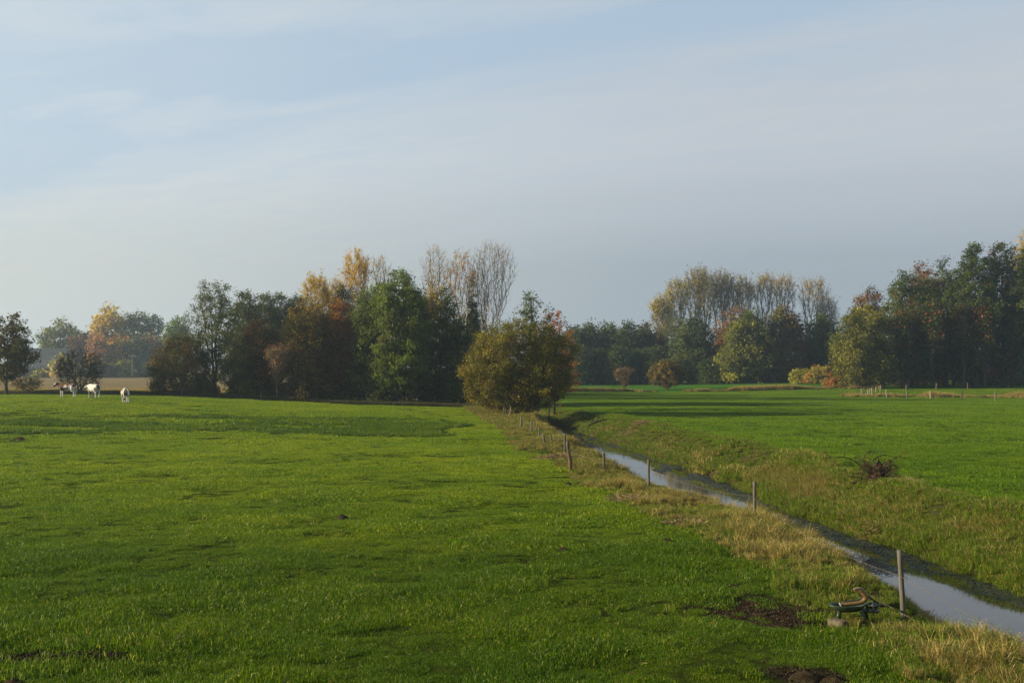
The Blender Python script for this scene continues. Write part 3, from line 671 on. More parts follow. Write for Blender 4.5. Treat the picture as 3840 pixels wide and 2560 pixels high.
    T('oak_tree', 'dark green oak between the brown oak and the right wood', 1890, 240, 716, 50, seed=224, shape='dome', clear=.03, pal=[(4, DGREEN), (2, GREEN)], **{**fm, 'nleaf': 10000, 'ncl': 120})
    for i, (px, tp, hw, lb) in enumerate([(1560, 822, 40, 'dark low tree under the round blue green oak'), (1640, 820, 44, 'dark low tree under the red crowned tree'), (1705, 830, 40, 'dark undergrowth tree under the wide olive oak'), (1770, 828, 40, 'dark undergrowth tree under the brown oak'), (1850, 815, 40, 'dark undergrowth tree behind the yellow shrubs')]):
        T('wood_tree', lb, px, 246 - (i % 2) * 4, tp, hw, group='undergrowth trees below the oaks', seed=230 + i, share='lowwood')
    po = dict(shape='fan', aniso=2.6, tup=1.2, clear=.34, leader=.88, bark=BARK_GREY, twl=3.0, thin=.030, tr=.42, ncl=110, twigs=6, twig=BARK, ls=.36, clr=.7, droop=.2)
    pops = [(1526, 690, 26, 'leftmost low yellow poplar of the far row', [(3, YEL), (1, OLIVE)], 2200), (1556, 652, 30, 'second poplar from the left with yellow flank', [(3, YEL), (2, OLIVE)], 2200), (1590, 622, 30, 'tallest poplar of the far row, third from left', [(3, (.20, .16, .05)), (2, OLIVE)], 2000),
            (1622, 628, 28, 'fourth poplar from left, right beside the tallest', [(3, (.18, .145, .05)), (2, OLIVE)], 1700), (1652, 630, 28, 'fifth poplar from left with grey brown crown', [(3, (.16, .13, .06))], 1400), (1682, 638, 28, 'sixth poplar from left, half bare', [(3, (.16, .13, .06))], 1100),
            (1710, 646, 26, 'seventh poplar from left, thin greyish', [(3, (.16, .13, .06))], 900), (1748, 638, 30, 'eighth poplar from left, bare with pale tips, before the first gap', [(3, (.26, .2, .08))], 900),
            (1806, 640, 30, 'poplar standing alone in the middle of the two sky gaps', [(3, (.28, .2, .08))], 800), (1866, 648, 36, 'wide bare poplar right of the lone one', [(3, (.28, .2, .08))], 700), (1908, 688, 26, 'last low bare poplar beside the right wood', [(3, (.24, .18, .08))], 300)]
    for i, (px, tp, hw, lb, pl, nl) in enumerate(pops):
        T('poplar_tree', lb, px, 300 + (i % 3) * 4, tp, hw, group='row of poplars behind the oaks', seed=240 + i, pal=pl, nleaf=nl, leaf_top=.35 if i < 6 else .75, lean=((i * 7) % 5 - 2) * .022, lobes=.2 + .06 * (i % 4), **po)
    T('wood_tree', 'brownish tree far back between oaks and poplar stems', 1690, 285, 700, 60, seed=252, shape='egg', clear=.05, pal=[(3, BROWN), (2, PINK)], **{**fm, 'nleaf': 3000})
    T('wood_tree', 'olive tree far back under the left poplars', 1545, 280, 722, 44, seed=253, shape='egg', clear=.05, pal=[(3, OLIVE), (2, GREYG)], **{**fm, 'nleaf': 3000})
    # small trees in the far field
    T('small_tree', 'small leafless tree with upright twigs in the far field', 1434, 203, 845, 28, seed=260, shape='fan', clear=.15, stems=5, spread=.4, leader=.6, aniso=2, tup=.9, ncl=110, twigs=6, nleaf=500, ls=.22, clr=.4, twl=.8, thin=.022, tr=.14, pal=[(2, BROWN), (1, PINK)], bark=BARK)
    T('round_tree', 'small perfectly round orange brown tree in the far field', 1532, 200, 826, 42, seed=261, shape='round', clear=.10, ncl=150, twigs=5, nleaf=8500, ls=.27, clr=.6, twl=.6, thin=.014, tr=.16, pal=[(4, (.115, .080, .020)), (1.5, BROWN), (2, OLIVE)], lobes=.18, bark=BARK_DARK)
    # yellow shrubs
    T('yellow_bush', 'small yellow green bush at the foot of the oaks', 1834, 224, 845, 20, 'bush', seed=262, shape='dome', clear=.02, ncl=50, stems=3, spread=.4, twigs=4, nleaf=2200, ls=.32, clr=.7, twl=.8, thin=.02, tr=.1, pal=[(3, YGREEN), (1, YEL)])
    T('yellow_bush', 'wide yellow bush touching the right wood', 1888, 220, 838, 40, 'bush', seed=263, shape='dome', clear=.02, ncl=90, stems=4, spread=.5, twigs=4, nleaf=4200, ls=.32, clr=.75, twl=.9, thin=.02, tr=.12, pal=[(1, YEL), (4, (.15, .14, .025)), (.6, ORANGE)])
    T('orange_bush', 'bright orange yellow low bush before the right wood corner', 1936, 192, 864, 42, 'bush', seed=264, shape='dome', clear=.0, ncl=90, stems=4, spread=.5, twigs=5, nleaf=4600, ls=.26, clr=.55, twl=.7, thin=.016, tr=.08, pal=[(4, (.20, .085, .02)), (2, (.24, .15, .025)), (2, BROWN)])
    # ---- right wood
    rw = dict(ls=.31, clr=1.25, twl=1.2, thin=.022, twigs=4, tr=.42, bark=BARK_DARK)
    T('oak_tree', 'green and yellow oak with foliage to the ground at the right wood corner', 1984, 190, 696, 76, seed=280, shape='dome', clear=.05, ncl=210, nleaf=21000, pal=[(4, (.078, .090, .016)), (3, GREEN), (3, OLIVE), (.3, YEL)], patches=[(.2, .93, .42, (.19, .175, .022), .6), (-.6, .35, .4, (.17, .16, .025), .35)], **rw)
    T('oak_tree', 'brown and grey oak showing behind the green and yellow oak', 1992, 214, 652, 46, seed=281, shape='egg', clear=.1, ncl=110, nleaf=9000, pal=[(3, BROWN), (2, GREYG), (1, RUST)], **rw)
    T('oak_tree', 'dark olive oak with lobed crown second in the right wood', 2092, 196, 616, 74, seed=282, shape='dome', clear=.08, ncl=210, nleaf=23000, pal=[(4, GREEN), (3, DGREEN), (2, OLIVE)], **rw)
    T('maple_tree', 'orange brown treetop showing behind the dark olive oak', 2122, 212, 600, 40, seed=283, shape='egg', clear=.15, ncl=110, nleaf=7000, pal=[(3, RUST), (3, BROWN), (1, ORANGE)], **{**rw, 'twigs': 6})
    T('oak_tree', 'dark oak with reddish inner leaves in the middle of the right wood', 2172, 198, 594, 66, seed=284, shape='dome', clear=.08, ncl=200, nleaf=21000, pal=[(4, GREEN), (3, DGREEN), (1, RUST)], **rw)
    T('oak_tree', 'tall dark oak with ragged double top', 2240, 190, 556, 54, seed=285, shape='egg', clear=.1, ncl=190, nleaf=19000, pal=[(4, GREEN), (3, DGREEN)], **{**rw, 'lobes': .45, 'clr': 1.05})
    T('oak_tree', 'tall dark oak with broad top left of the yellow poplar', 2304, 191, 554, 56, seed=286, shape='egg', clear=.1, ncl=190, nleaf=19000, pal=[(4, GREEN), (3, DGREEN), (1, RUST)], **{**rw, 'lobes': .4})
    T('oak_tree', 'dark oak cut by the right picture edge', 2366, 188, 566, 50, seed=287, shape='egg', clear=.18, ncl=140, nleaf=14000, pal=[(3, GREEN), (4, DGREEN)], **rw)
    T('poplar_tree', 'yellow poplar top at the right picture edge', 2356, 206, 520, 26, seed=288, shape='column', clear=.3, ncl=110, nleaf=4200, pal=[(4, GOLD), (2, YEL)], **rw)
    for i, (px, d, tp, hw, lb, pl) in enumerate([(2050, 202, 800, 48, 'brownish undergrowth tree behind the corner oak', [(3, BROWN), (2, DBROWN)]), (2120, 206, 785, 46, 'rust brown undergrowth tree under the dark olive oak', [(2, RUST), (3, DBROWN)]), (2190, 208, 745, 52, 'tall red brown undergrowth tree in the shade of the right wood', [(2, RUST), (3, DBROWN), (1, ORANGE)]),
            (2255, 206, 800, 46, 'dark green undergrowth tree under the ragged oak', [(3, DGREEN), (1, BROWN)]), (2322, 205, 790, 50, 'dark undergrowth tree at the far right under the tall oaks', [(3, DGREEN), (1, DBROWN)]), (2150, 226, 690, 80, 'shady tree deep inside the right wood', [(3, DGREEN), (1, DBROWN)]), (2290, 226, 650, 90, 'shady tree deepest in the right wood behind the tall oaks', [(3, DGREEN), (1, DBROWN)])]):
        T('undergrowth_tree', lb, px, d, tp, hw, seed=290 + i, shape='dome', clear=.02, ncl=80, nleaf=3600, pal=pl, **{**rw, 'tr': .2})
    for i, (px, d, lb) in enumerate([(2072, 188, 'straight dark trunk left in the right wood edge'), (2108, 190, 'dark trunk pair left of the middle gate post'), (2142, 187, 'slim dark trunk in the middle of the right wood edge'), (2212, 188, 'thick dark trunk under the ragged oak'), (2262, 187, 'slim dark trunk between the two tall oaks'), (2326, 189, 'dark trunk near the right picture edge')]):
        T('young_oak', 'young oak with a ' + lb, px, d, 700 - (i * 17) % 40, 24, seed=300 + i, shape='egg', clear=.38, ncl=60, nleaf=2400, pal=[(3, DGREEN), (2, GREEN), (1, RUST)], **{**rw, 'tr': .24})
trees()

# ------------------------------------------------------------------ grass
def blades(rg, n, rad, h0, h1, w, bend, cols, wts, lean=(0, 0)):
    a = rg.uniform(0, 2 * np.pi, n); r = rad * np.sqrt(rg.uniform(0, 1, n))
    P = np.stack([r * np.cos(a), r * np.sin(a), np.full(n, -.012)], -1)
    h = rg.uniform(h0, h1, n) * rg.uniform(.6, 1.1, n); az = rg.uniform(0, 2 * np.pi, n); bd = bend * rg.uniform(.15, 1.2, n)
    D = np.stack([np.cos(az) + lean[0], np.sin(az) + lean[1], np.zeros(n)], -1)
    fa = rg.uniform(0, np.pi, n); S = np.stack([np.cos(fa), np.sin(fa), np.zeros(n)], -1) * (w * rg.uniform(.6, 1.3, n))[:, None] * .5
    Z = np.array([0, 0, 1.0])
    M = P + D * (h * bd * .32)[:, None] + Z * (h * .58)[:, None]
    Tp = P + D * (h * bd * 1.0)[:, None] + Z * (h * np.clip(1.02 - .42 * bd, .25, 1))[:, None]
    V = np.stack([P - S, P + S, M + S * .8, M - S * .8, Tp], 1).reshape(-1, 3)
    b = np.arange(n)[:, None] * 5
    Q = b + np.array([[0, 1, 2, 3]]); T = b + np.array([[3, 2, 4]])
    ci = rg.choice(len(cols), n, p=np.array(wts) / np.sum(wts)); C = np.array(cols)[ci] * rg.uniform(.55, 1.5, (n, 1))
    return V, Q, T, np.repeat(C, 5, 0)
def tuft_collection(name, specs, mat):
    c = bpy.data.collections.new(name)
    for i, sp in enumerate(specs):
        V, Q, T, C = sp
        o = bpy.data.objects.new('%s_%02d' % (name, i), np_mesh(name, V, [Q, T], mat, C)); c.objects.link(o)
    return c
def scatter(name, label, P, scl, vid, coll, rg, flat=None):
    """one object: a cloud of points carrying tufts"""
    n = len(P); me = bpy.data.meshes.new(name); me.vertices.add(n); me.vertices.foreach_set('co', np.asarray(P, np.float32).ravel())
    for an, ty, v in (('scl', 'FLOAT', scl), ('rot', 'FLOAT', rg.uniform(0, 6.283, n)), ('vid', 'INT', vid)):
        at_ = me.attributes.new(an, ty, 'POINT'); at_.data.foreach_set('value', np.asarray(v, np.float32 if ty == 'FLOAT' else np.int32))
    o = link(bpy.data.objects.new(name, me))
    ng = bpy.data.node_groups.new(name, 'GeometryNodeTree')
    ng.interface.new_socket('Geometry', in_out='INPUT', socket_type='NodeSocketGeometry'); ng.interface.new_socket('Geometry', in_out='OUTPUT', socket_type='NodeSocketGeometry')
    N = ng.nodes; L = ng.links
    gi = N.new('NodeGroupInput'); go = N.new('NodeGroupOutput')
    m2p = N.new('GeometryNodeMeshToPoints'); L.new(gi.outputs[0], m2p.inputs[0])
    ci = N.new('GeometryNodeCollectionInfo'); ci.inputs[0].default_value = coll; ci.inputs[1].default_value = True; ci.inputs[2].default_value = True
    def att(nm, ty):
        a = N.new('GeometryNodeInputNamedAttribute'); a.data_type = ty; a.inputs[0].default_value = nm; return a.outputs[0]
    iop = N.new('GeometryNodeInstanceOnPoints'); L.new(m2p.outputs[0], iop.inputs['Points']); L.new(ci.outputs[0], iop.inputs['Instance'])
    iop.inputs['Pick Instance'].default_value = True; L.new(att('vid', 'INT'), iop.inputs['Instance Index'])
    cx = N.new('ShaderNodeCombineXYZ'); L.new(att('rot', 'FLOAT'), cx.inputs[2]); L.new(cx.outputs[0], iop.inputs['Rotation'])
    L.new(att('scl', 'FLOAT'), iop.inputs['Scale']); L.new(iop.outputs[0], go.inputs[0])
    md = o.modifiers.new('tufts', 'NODES'); md.node_group = ng
    return tag(o, label, kind='stuff')

def in_view(x, y, marg=1.16): return np.abs(x) < y * (1920 / F) * marg + 1.5
def grass():
    rg = np.random.default_rng(5)
    G = [(.140, .205, .003), (.098, .168, .003), (.190, .228, .004), (.30, .29, .10), (.045, .100, .003)]  # palest tone, here and in GN: straw blades that also paint in glints
    wt = [5, 4, 3, .7, 2]
    GN = [(.062, .118, .003), (.042, .092, .003), (.100, .145, .004), (.30, .30, .11), (.028, .068, .003)]    # near blades tinted darker: shade between the blades is put into the colour
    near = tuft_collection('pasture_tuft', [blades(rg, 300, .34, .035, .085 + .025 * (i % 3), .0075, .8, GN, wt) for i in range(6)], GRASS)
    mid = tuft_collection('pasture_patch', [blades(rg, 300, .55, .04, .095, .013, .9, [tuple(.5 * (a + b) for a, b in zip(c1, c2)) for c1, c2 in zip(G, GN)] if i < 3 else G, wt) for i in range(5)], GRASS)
    farc = tuft_collection('pasture_clump', [blades(rg, 380, 1.15, .05, .11, .026, .9, G, wt) for i in range(5)], GRASS)
    GM = [(.086, .158, .004), (.060, .125, .004), (.125, .175, .005), (.19, .17, .04)]
    mid2 = tuft_collection('meadow_patch', [blades(rg, 300, .55, .05, .13, .013, .9, GM, [5, 4, 2.5, .4]) for i in range(5)], GRASS)
    farc2 = tuft_collection('meadow_clump', [blades(rg, 380, 1.15, .05, .13, .028, .9, GM, [5, 4, 2.5, .4]) for i in range(5)], GRASS)
    def pts(y0, y1, dens):
        w = y1 * 1920 / F * 1.16 + 1.5; n = int(2 * w * (y1 - y0) * dens)
        x = rg.uniform(-w, w, n); y = rg.uniform(y0, y1, n); k = in_view(x, y); return x[k], y[k]
    def place(nm, lb, y0, y1, dens, side, coll, base, var):
        x, y = pts(y0, y1, dens)
        # feathered ends between the size classes
        b = xB(y) if side == 'L' else xC(y)
        jit = rg.normal(0, .40 if side == 'L' else .75, len(x))
        k = (x < b + jit) & (y < 126.5) if side == 'L' else (x > b + jit) & (y < 186.5)
        k &= rg.uniform(0, 1, len(x)) > np.minimum(mud(x, y) * 1.05, .94)
        x, y = x[k], y[k]
        tall = fbm(x * .55, y * .55, 91, 3); dips = fbm(x * 1.7, y * 1.7, 92, 2)
        s = base * (.55 + var * sstep(.30, .75, tall)) * (.75 + .5 * dips) * (.58 + .42 * sstep(.22, .42, fbm(x * .9, y * 1.5, 94, 2)))
        if side == 'L':    # rough long grass along the low scarp
            sc = sstep(68, 74, y) * (1 - sstep(80, 88, y)) * sstep(-2, -8, x) * sstep(.4, .6, fbm(x * .25, y * .25, 93, 3)); s = s * (1 + .9 * sc)
        v = rg.integers(0, 5, len(x))
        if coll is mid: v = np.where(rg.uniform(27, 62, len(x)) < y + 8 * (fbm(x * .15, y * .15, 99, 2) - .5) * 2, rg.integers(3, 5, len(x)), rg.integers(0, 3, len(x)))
        scatter(nm, lb, np.stack([x, y, ground_z(x, y)], -1), s, v, coll, rg)
        return len(x)
    c = []
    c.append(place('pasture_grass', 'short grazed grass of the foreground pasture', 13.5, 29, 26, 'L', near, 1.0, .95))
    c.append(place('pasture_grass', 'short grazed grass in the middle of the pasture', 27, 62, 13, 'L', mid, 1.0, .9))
    c.append(place('pasture_grass', 'short grazed grass at the far end of the pasture', 62, 127, 2.6, 'L', farc, 1.0, .6))
    c.append(place('meadow_grass', 'green grass of the meadow right of the stream', 22, 62, 9, 'R', mid2, 1.0, .9))
    c.append(place('meadow_grass', 'green grass at the far end of the right meadow', 62, 187, 1.9, 'R', farc2, 1.05, .6))
    # rough dark tussocks along the low scarp and here and there in the pasture
    RG = [(.066, .118, .005), (.048, .094, .005), (.095, .145, .006), (.17, .15, .04)]
    tus = tuft_collection('rough_tussock', [blades(rg, 130, .16, .08, .20, .016, 1.0, RG, [4, 4, 2, .5]) for i in range(4)] + [blades(rg, 26, .20, .10, .30, .008, 1.0, [(.34, .30, .13), (.16, .19, .03), (.10, .15, .01)], [3, 2, 2]) for i in range(2)], GRASS)
    x1 = rg.uniform(-46, -1, 9000); y1 = rg.uniform(67, 88, 9000); q = fbm(x1 * .13, y1 * .30, 95, 3) - .045 * np.abs(y1 - 76 - 3 * (fbm(x1 * .06, y1 * 0, 98, 2) - .5))
    k = (q + rg.normal(0, .05, len(x1)) > .37) & (x1 < -2.5 - 4 * fbm(y1 * .4, x1 * 0, 44, 2)); x1, y1 = x1[k], y1[k]
    x2, y2 = pts(14, 66, 2.2); k = (fbm(x2 * .8, y2 * .9, 96, 3) > .60) & (x2 < xB(y2)) & (mud(x2, y2) < .3); x2, y2 = x2[k], y2[k]
    x3, y3 = pts(40, 120, .8); k = (fbm(x3 * .22, y3 * .35, 97, 3) > .60) & (x3 > xC(y3)); x3, y3 = x3[k], y3[k]
    x = np.concatenate([x1, x2, x3]); y = np.concatenate([y1, y2, y3]); sc = np.concatenate([rg.uniform(1.1, 2.0, len(x1)), rg.uniform(.4, .95, len(x2)), rg.uniform(.7, 1.3, len(x3))])
    scatter('rough_grass', 'darker rough grass tussocks in the pasture and meadow', np.stack([x, y, ground_z(x, y)], -1), sc, np.where((y < 40) & (rg.uniform(0, 1, len(x)) < .4), rg.integers(4, 6, len(x)), rg.integers(0, 4, len(x))), tus, rg)
    # long bank grass
    ST = [(.34, .245, .095), (.28, .195, .065), (.42, .33, .16), (.10, .13, .02), (.16, .125, .035)]
    GB = [(.075, .135, .006), (.105, .155, .008), (.22, .18, .04), (.055, .10, .006)]
    def mixed(a): return ST + GB, [3 * a, 2.5 * a, 1.5 * a, 1.5, 1.5 * a, 4 * (1 - a), 3.5 * (1 - a), 1.2, 3 * (1 - a)]
    sp = []
    for i, (a, h) in enumerate([(.9, .62), (.75, .50), (.55, .42), (.3, .34), (.12, .30), (.95, .85), (.2, .22), (.6, .25)]):
        cs, ws = mixed(a); sp.append(blades(rg, 170, .20 + .05 * (h < .4), h * .35, h, .0105, 1.25 if h < .8 else .9, cs, ws))
    bank = tuft_collection('bank_tuft', sp, REED)
    spf = []
    for i, (a, h) in enumerate([(.9, .62), (.75, .50), (.55, .42), (.3, .34), (.12, .30), (.95, .85), (.2, .22), (.6, .25)]):
        cs, ws = mixed(a); spf.append(blades(rg, 190, .36, h * .35, h, .022, 1.2, cs, ws))
    bankf = tuft_collection('bank_clump', spf, REED)
    def bankpts(y0, y1, dens, side):
        n = int((y1 - y0) * 16 * dens); y = rg.uniform(y0, y1, n)
        if side == 'L': lo, hi = xB(y) - .25, xL(y) + .05
        else: lo, hi = xR(y) - .14, xC(y) + .5
        x = lo - 1 + rg.uniform(0, 16, n); k = (x < hi) & (x > lo) & in_view(x, y, 1.2); return x[k], y[k], ((x - lo) / (hi - lo))[k]
    tot = 0
    for side, y0, y1, dens, coll, lb in [('L', 14, 46, 20, bank, 'long straw and green grass on the near left stream bank'), ('L', 46, 124, 8, bankf, 'dry straw grass on the far left stream bank'),
                                         ('R', 18, 50, 42, bank, 'long green grass on the near right stream bank'), ('R', 50, 118, 10, bankf, 'green and straw grass on the far right stream bank')]:
        x, y, f = bankpts(y0, y1, dens, side)
        k = rg.uniform(0, 1, len(x)) > mud(x, y) * 1.2; x, y, f = x[k], y[k], f[k]
        dry = fbm(x * .42, y * .30, 61, 3) + rg.normal(0, .10, len(x)); tall = fbm(x * .5, y * .4, 62, 3)
        if side == 'L':
            dry = dry + np.interp(y, [14, 18, 24, 60, 110], [-.01, -.03, .0, .09, .17]) + .12 * sstep(.55, .95, f) - .10 * (1 - sstep(0, .2, f)) * (y < 24)
            vid = np.select([dry > .66, dry > .56, dry > .50, dry > .43], [0, 1, 2, 3], 4)
            vid = np.where((vid <= 1) & (f > .72) & (rg.uniform(0, 1, len(x)) < .30), 5, vid)
            vid = np.where((f > .72) & (y < 40) & (rg.uniform(0, 1, len(x)) < .10), 5, vid)
            vid = np.where((f < .18) & (rg.uniform(0, 1, len(x)) < .6), np.where(dry > .5, 7, 6), vid)
            s = (.50 + .70 * sstep(.35, .65, tall) * (.6 + .4 * f)) * (1 - .45 * sstep(.55, 1, f) * (y < 32))
            s = s * np.interp(y, [14, 30, 45, 60, 110], [.95, .85, .8, .75, .95])
        else:
            low = 1 - f
            dry = dry - .20 - .08 * sstep(.55, .8, f) + .33 * np.exp(-((f - .34) / .18) ** 2) * (fbm(y * .2, y * 0 + 2, 63, 2) * 1.6 - .3)
            vid = np.select([dry > .64, dry > .56, dry > .48], [1, 2, 3], np.where(rg.uniform(0, 1, len(x)) < .5, 4, 6))
            s = (.62 + .65 * sstep(.35, .7, tall)) * (1 - .25 * sstep(.7, 1, f)); s = np.where(f < .35, np.maximum(s, 1.0), s); vid = np.where((f < .3) & (vid == 6), 3, vid)
        scatter('bank_grass', lb, np.stack([x, y, ground_z(x, y)], -1), s, vid, coll, rg); tot += len(x)
    # reeds and tall weeds along the far ditch lines
    reed = tuft_collection('reed_clump', [blades(rg, 160, .55, .35, .95, .035, .7, ST + [(.12, .065, .035)], [3, 3, 1, 2, 3, 2]) for i in range(4)] + [blades(rg, 160, .55, .3, .8, .035, .8, [(.05, .07, .02), (.07, .06, .03), (.10, .07, .035)], [3, 2, 2]) for i in range(3)], REED)
    n = 1500; x = rg.uniform(8, 62, n); y = 186.6 + rg.normal(0, .7, n); dn = fbm(x * .22, y * .1, 71, 3)
    k = dn > .38; x, y, dn = x[k], y[k], dn[k]
    scatter('reed_strip', 'brown reed strip along the ditch before the far field', np.stack([x, y, ground_z(x, y)], -1), .5 + .65 * sstep(.4, .7, dn), np.where(rg.uniform(0, 1, len(x)) < np.where(x < 26, .15, .5), rg.integers(0, 4, len(x)), rg.integers(4, 7, len(x))), reed, rg)
    n = 1700; t = rg.uniform(0, 1, n); x = 48 + t * 36; y = 158 - 6 * t + rg.normal(0, 1.1, n); dn = fbm(x * .3, y * .2, 72, 3)
    k = dn > .30; x, y, dn = x[k], y[k], dn[k]
    scatter('fence_grass', 'dry tall grass along the far right fence', np.stack([x, y, ground_z(x, y)], -1), .5 + .7 * sstep(.35, .7, dn), np.where(rg.uniform(0, 1, len(x)) < .75, rg.integers(0, 4, len(x)), rg.integers(4, 7, len(x))), reed, rg)
    n = 5200; x = rg.uniform(-62, -4, n); y = 119.6 + rg.uniform(0, 3.4, n) - .045 * (x + 30)
    scatter('edge_weeds', 'dark weeds and long grass along the wood edge', np.stack([x, y, ground_z(x, y)], -1), .5 + .5 * fbm(x * .3, y * .3, 73, 3), rg.integers(4, 7, n), reed, rg)
    n = 2600; x = rg.uniform(-66, -24, n); y = rg.uniform(124, 150, n)
    scatter('maize_stubble', 'straw coloured dry growth at the edge of the stubble field', np.stack([x, y, ground_z(x, y)], -1), .35 + .45 * fbm(x * .3, y * .3, 74, 3), rg.integers(0, 4, n), reed, rg)
    # floating weed on the water, thicker along the right bank
    n = 60000; y = np.concatenate([rg.uniform(18, 60, int(n * .7)), rg.uniform(60, 105, n - int(n * .7))]); f = rg.uniform(0, 1, n)
    x = xL(y) + (xR(y) - xL(y)) * f; nz = fbm(x * .9, y * .33, 81, 4); th = .72 - .27 * sstep(.52, .98, f) + .10 * (f < .62) * (y < 27)
    k = nz > th + rg.normal(0, .02, n); x, y = x[k], y[k]; m = len(x); a = rg.uniform(0, 6.28, m); s = rg.uniform(.010, .032, m) * np.interp(y, [20, 60, 105], [1, 2.0, 3.2])
    V = np.stack([np.stack([x + s * np.cos(a + q) * 1.3, y + s * np.sin(a + q), np.full(m, WZ + .004)], -1) for q in (0, 1.25, 2.5, 3.8, 5.0)], 1).reshape(-1, 3)
    b5 = np.arange(m)[:, None] * 5 + np.arange(5)[None]
    cw = np.array([(.045, .060, .040), (.030, .050, .026), (.060, .060, .045)])[rg.integers(0, 3, m)]
    b = MB('floating_weed'); wm = b.done(b.pbr(b.attr(), .55, .3))
    tag(np_obj('floating_weed', V, [b5], wm, None, np.repeat(cw, 5, 0)), 'dark green floating weed on the stream along the right bank', kind='stuff')
    # fallen leaves
    n = 420; x = rg.uniform(-9, 7, n); y = rg.uniform(14.5, 34, n); k = x < xB(y); x, y = x[k], y[k]; m = len(x); a = rg.uniform(0, 6.28, m); s = rg.uniform(.012, .032, m)
    z = ground_z(x, y) + .05
    V = np.stack([np.stack([x + s * r * np.cos(a + q), y + s * r * np.sin(a + q), z + .3 * s * np.sin(q * 2)], -1) for q, r in ((0, 1.5), (1.2, .8), (3.14, 1.3), (5.0, .8))], 1).reshape(-1, 3)
    cl = np.array([ORANGE, GOLD, BROWN, STRAW])[rg.integers(0, 4, m)]
    tag(np_obj('fallen_leaves', V, [np.arange(m * 4).reshape(-1, 4)], LEAF, None, np.repeat(cl, 4, 0)), 'scattered fallen orange leaves in the foreground grass', kind='stuff')
    return c, tot
print('grass', grass())

# ------------------------------------------------------------------ soil clods and molehills
SOIL = soil_mat('loose_soil', EARTH[0], EARTH[1], (.095, .066, .04), 5, 17, None, 1.0, .03, 40)
def lump(seed, rx, ry, h, n=18, rings=7, rough=.35):
    rg = np.random.default_rng(seed); V = []; ph = rg.uniform(0, 50, 2)
    for i in range(rings):
        r = i / (rings - 1)
        for j in range(n):
            a = j * 2 * math.pi / n; k = 1 + rough * (float(vnoise(math.cos(a) * 1.7 + ph[0], math.sin(a) * 1.7 + ph[1], seed)) - .5)
            z = h * (1 - r ** 1.6) * (1 + rough * 1.8 * (float(vnoise(r * 5 * math.cos(a) + ph[1], r * 5 * math.sin(a) + ph[0], seed + 3)) - .5)) - .05 * r * r
            V.append((rx * r * k * math.cos(a), ry * r * k * math.sin(a), z))
    q = [(i * n + a, i * n + (a + 1) % n, (i + 1) * n + (a + 1) % n, (i + 1) * n + a) for i in range(rings - 1) for a in range(n)]
    return np.array(V), np.array(q)
moles = [(2130, 1820, .22, .12, 'small dark molehill left of the second round fence post'), (2111, 2066, .20, .10, 'brown molehill in the middle of the near pasture right of centre'), (3010, 2524, .26, .07, 'largest molehill, at the bottom edge below the pump'),
         (3120, 2550, .24, .06, 'flat molehill at the bottom edge, right of the largest one'), (75, 1562, .42, .16, 'dark molehill far left below the cows'), (1285, 1943, .22, .09, 'low molehill in the pasture centre'),
         (2500, 2032, .22, .10, 'molehill beside the straw bank above the bare soil'), (60, 2552, .24, .05, 'dark molehill in the bottom left corner'), (2690, 2030, .20, .09, 'small molehill close to the third round fence post')]
for i, (px, py, r, h, lb) in enumerate(moles):
    x, y = U(px, py, gz(*U(px, py))); V, q = lump(400 + i, r, r * .8, h)
    o = np_obj('molehill', V, [q], SOIL, smooth=True); o.location = (x, y, gz(x, y) + .02); tag(o, lb, 'molehill', 'molehills in the pasture')
def clods():
    rg = np.random.default_rng(8); V = []; Fq = []; k = 0
    base = np.array([(1, 0, 0), (-1, 0, 0), (0, 1, 0), (0, -1, 0), (0, 0, 1), (0, 0, -1)], float); tri = np.array([(0, 2, 4), (2, 1, 4), (1, 3, 4), (3, 0, 4), (2, 0, 5), (1, 2, 5), (3, 1, 5), (0, 3, 5)])
    for cx, cy_, rx, ry, s in MUD:
        if cy_ > 40: continue
        n = int(420 * rx * ry * s) + 15
        x = cx + rg.normal(0, .62, n) * rx; y = cy_ + rg.normal(0, .62, n) * ry; mm = mud(x, y)
        for xx, yy, m_ in zip(x, y, mm):
            if m_ < .35: continue
            r = rg.uniform(.008, .034); p = base * r * rg.uniform(.6, 1.3, (6, 3)); p[:, 2] *= .7
            V.append(p + (xx, yy, gz(xx, yy) - .01)); Fq.append(tri + k); k += 6
    tag(np_obj('soil_clods', np.concatenate(V), [np.concatenate(Fq)], SOIL), 'loose dark soil clods in the trampled bare patches', kind='stuff')
clods()

# ------------------------------------------------------------------ fence posts and wire
def post(name, label, group, x, y, top, r, lean=(0, 0), mat=POST, seed=0, z=None, sides=10, flat=1.0, knob=None):
    rg = np.random.default_rng(seed); zb = gz(x, y) if z is None else z
    e = empty(name, (x, y, zb), label, 'fence post', group)
    pts = []; rr = []
    for i in range(8):
        f = i / 7; zz = -.25 + f * (top + .25); w = zz / top
        pts.append((lean[0] * w + rg.normal(0, r * .06), lean[1] * w + rg.normal(0, r * .06), zz)); rr.append(r * (1.04 - .10 * f) * rg.uniform(.96, 1.04))
    if knob:
        zk = knob
        for i in range(8):
            pts[i] = (pts[i][0] + .03 * math.exp(-((pts[i][2] - zk) / .14) ** 2), pts[i][1], pts[i][2]); rr[i] *= 1 + .45 * math.exp(-((pts[i][2] - zk) / .13) ** 2)
    V, q, t = sweep(pts, rr, sides, [(1, flat)] * 8)
    o = np_obj('shaft', V, [q, t], mat, e, smooth=False)
    return e, Vector((x + lean[0], y + lean[1], zb + top))
near_posts = []
G1 = 'fence posts along the left stream bank'
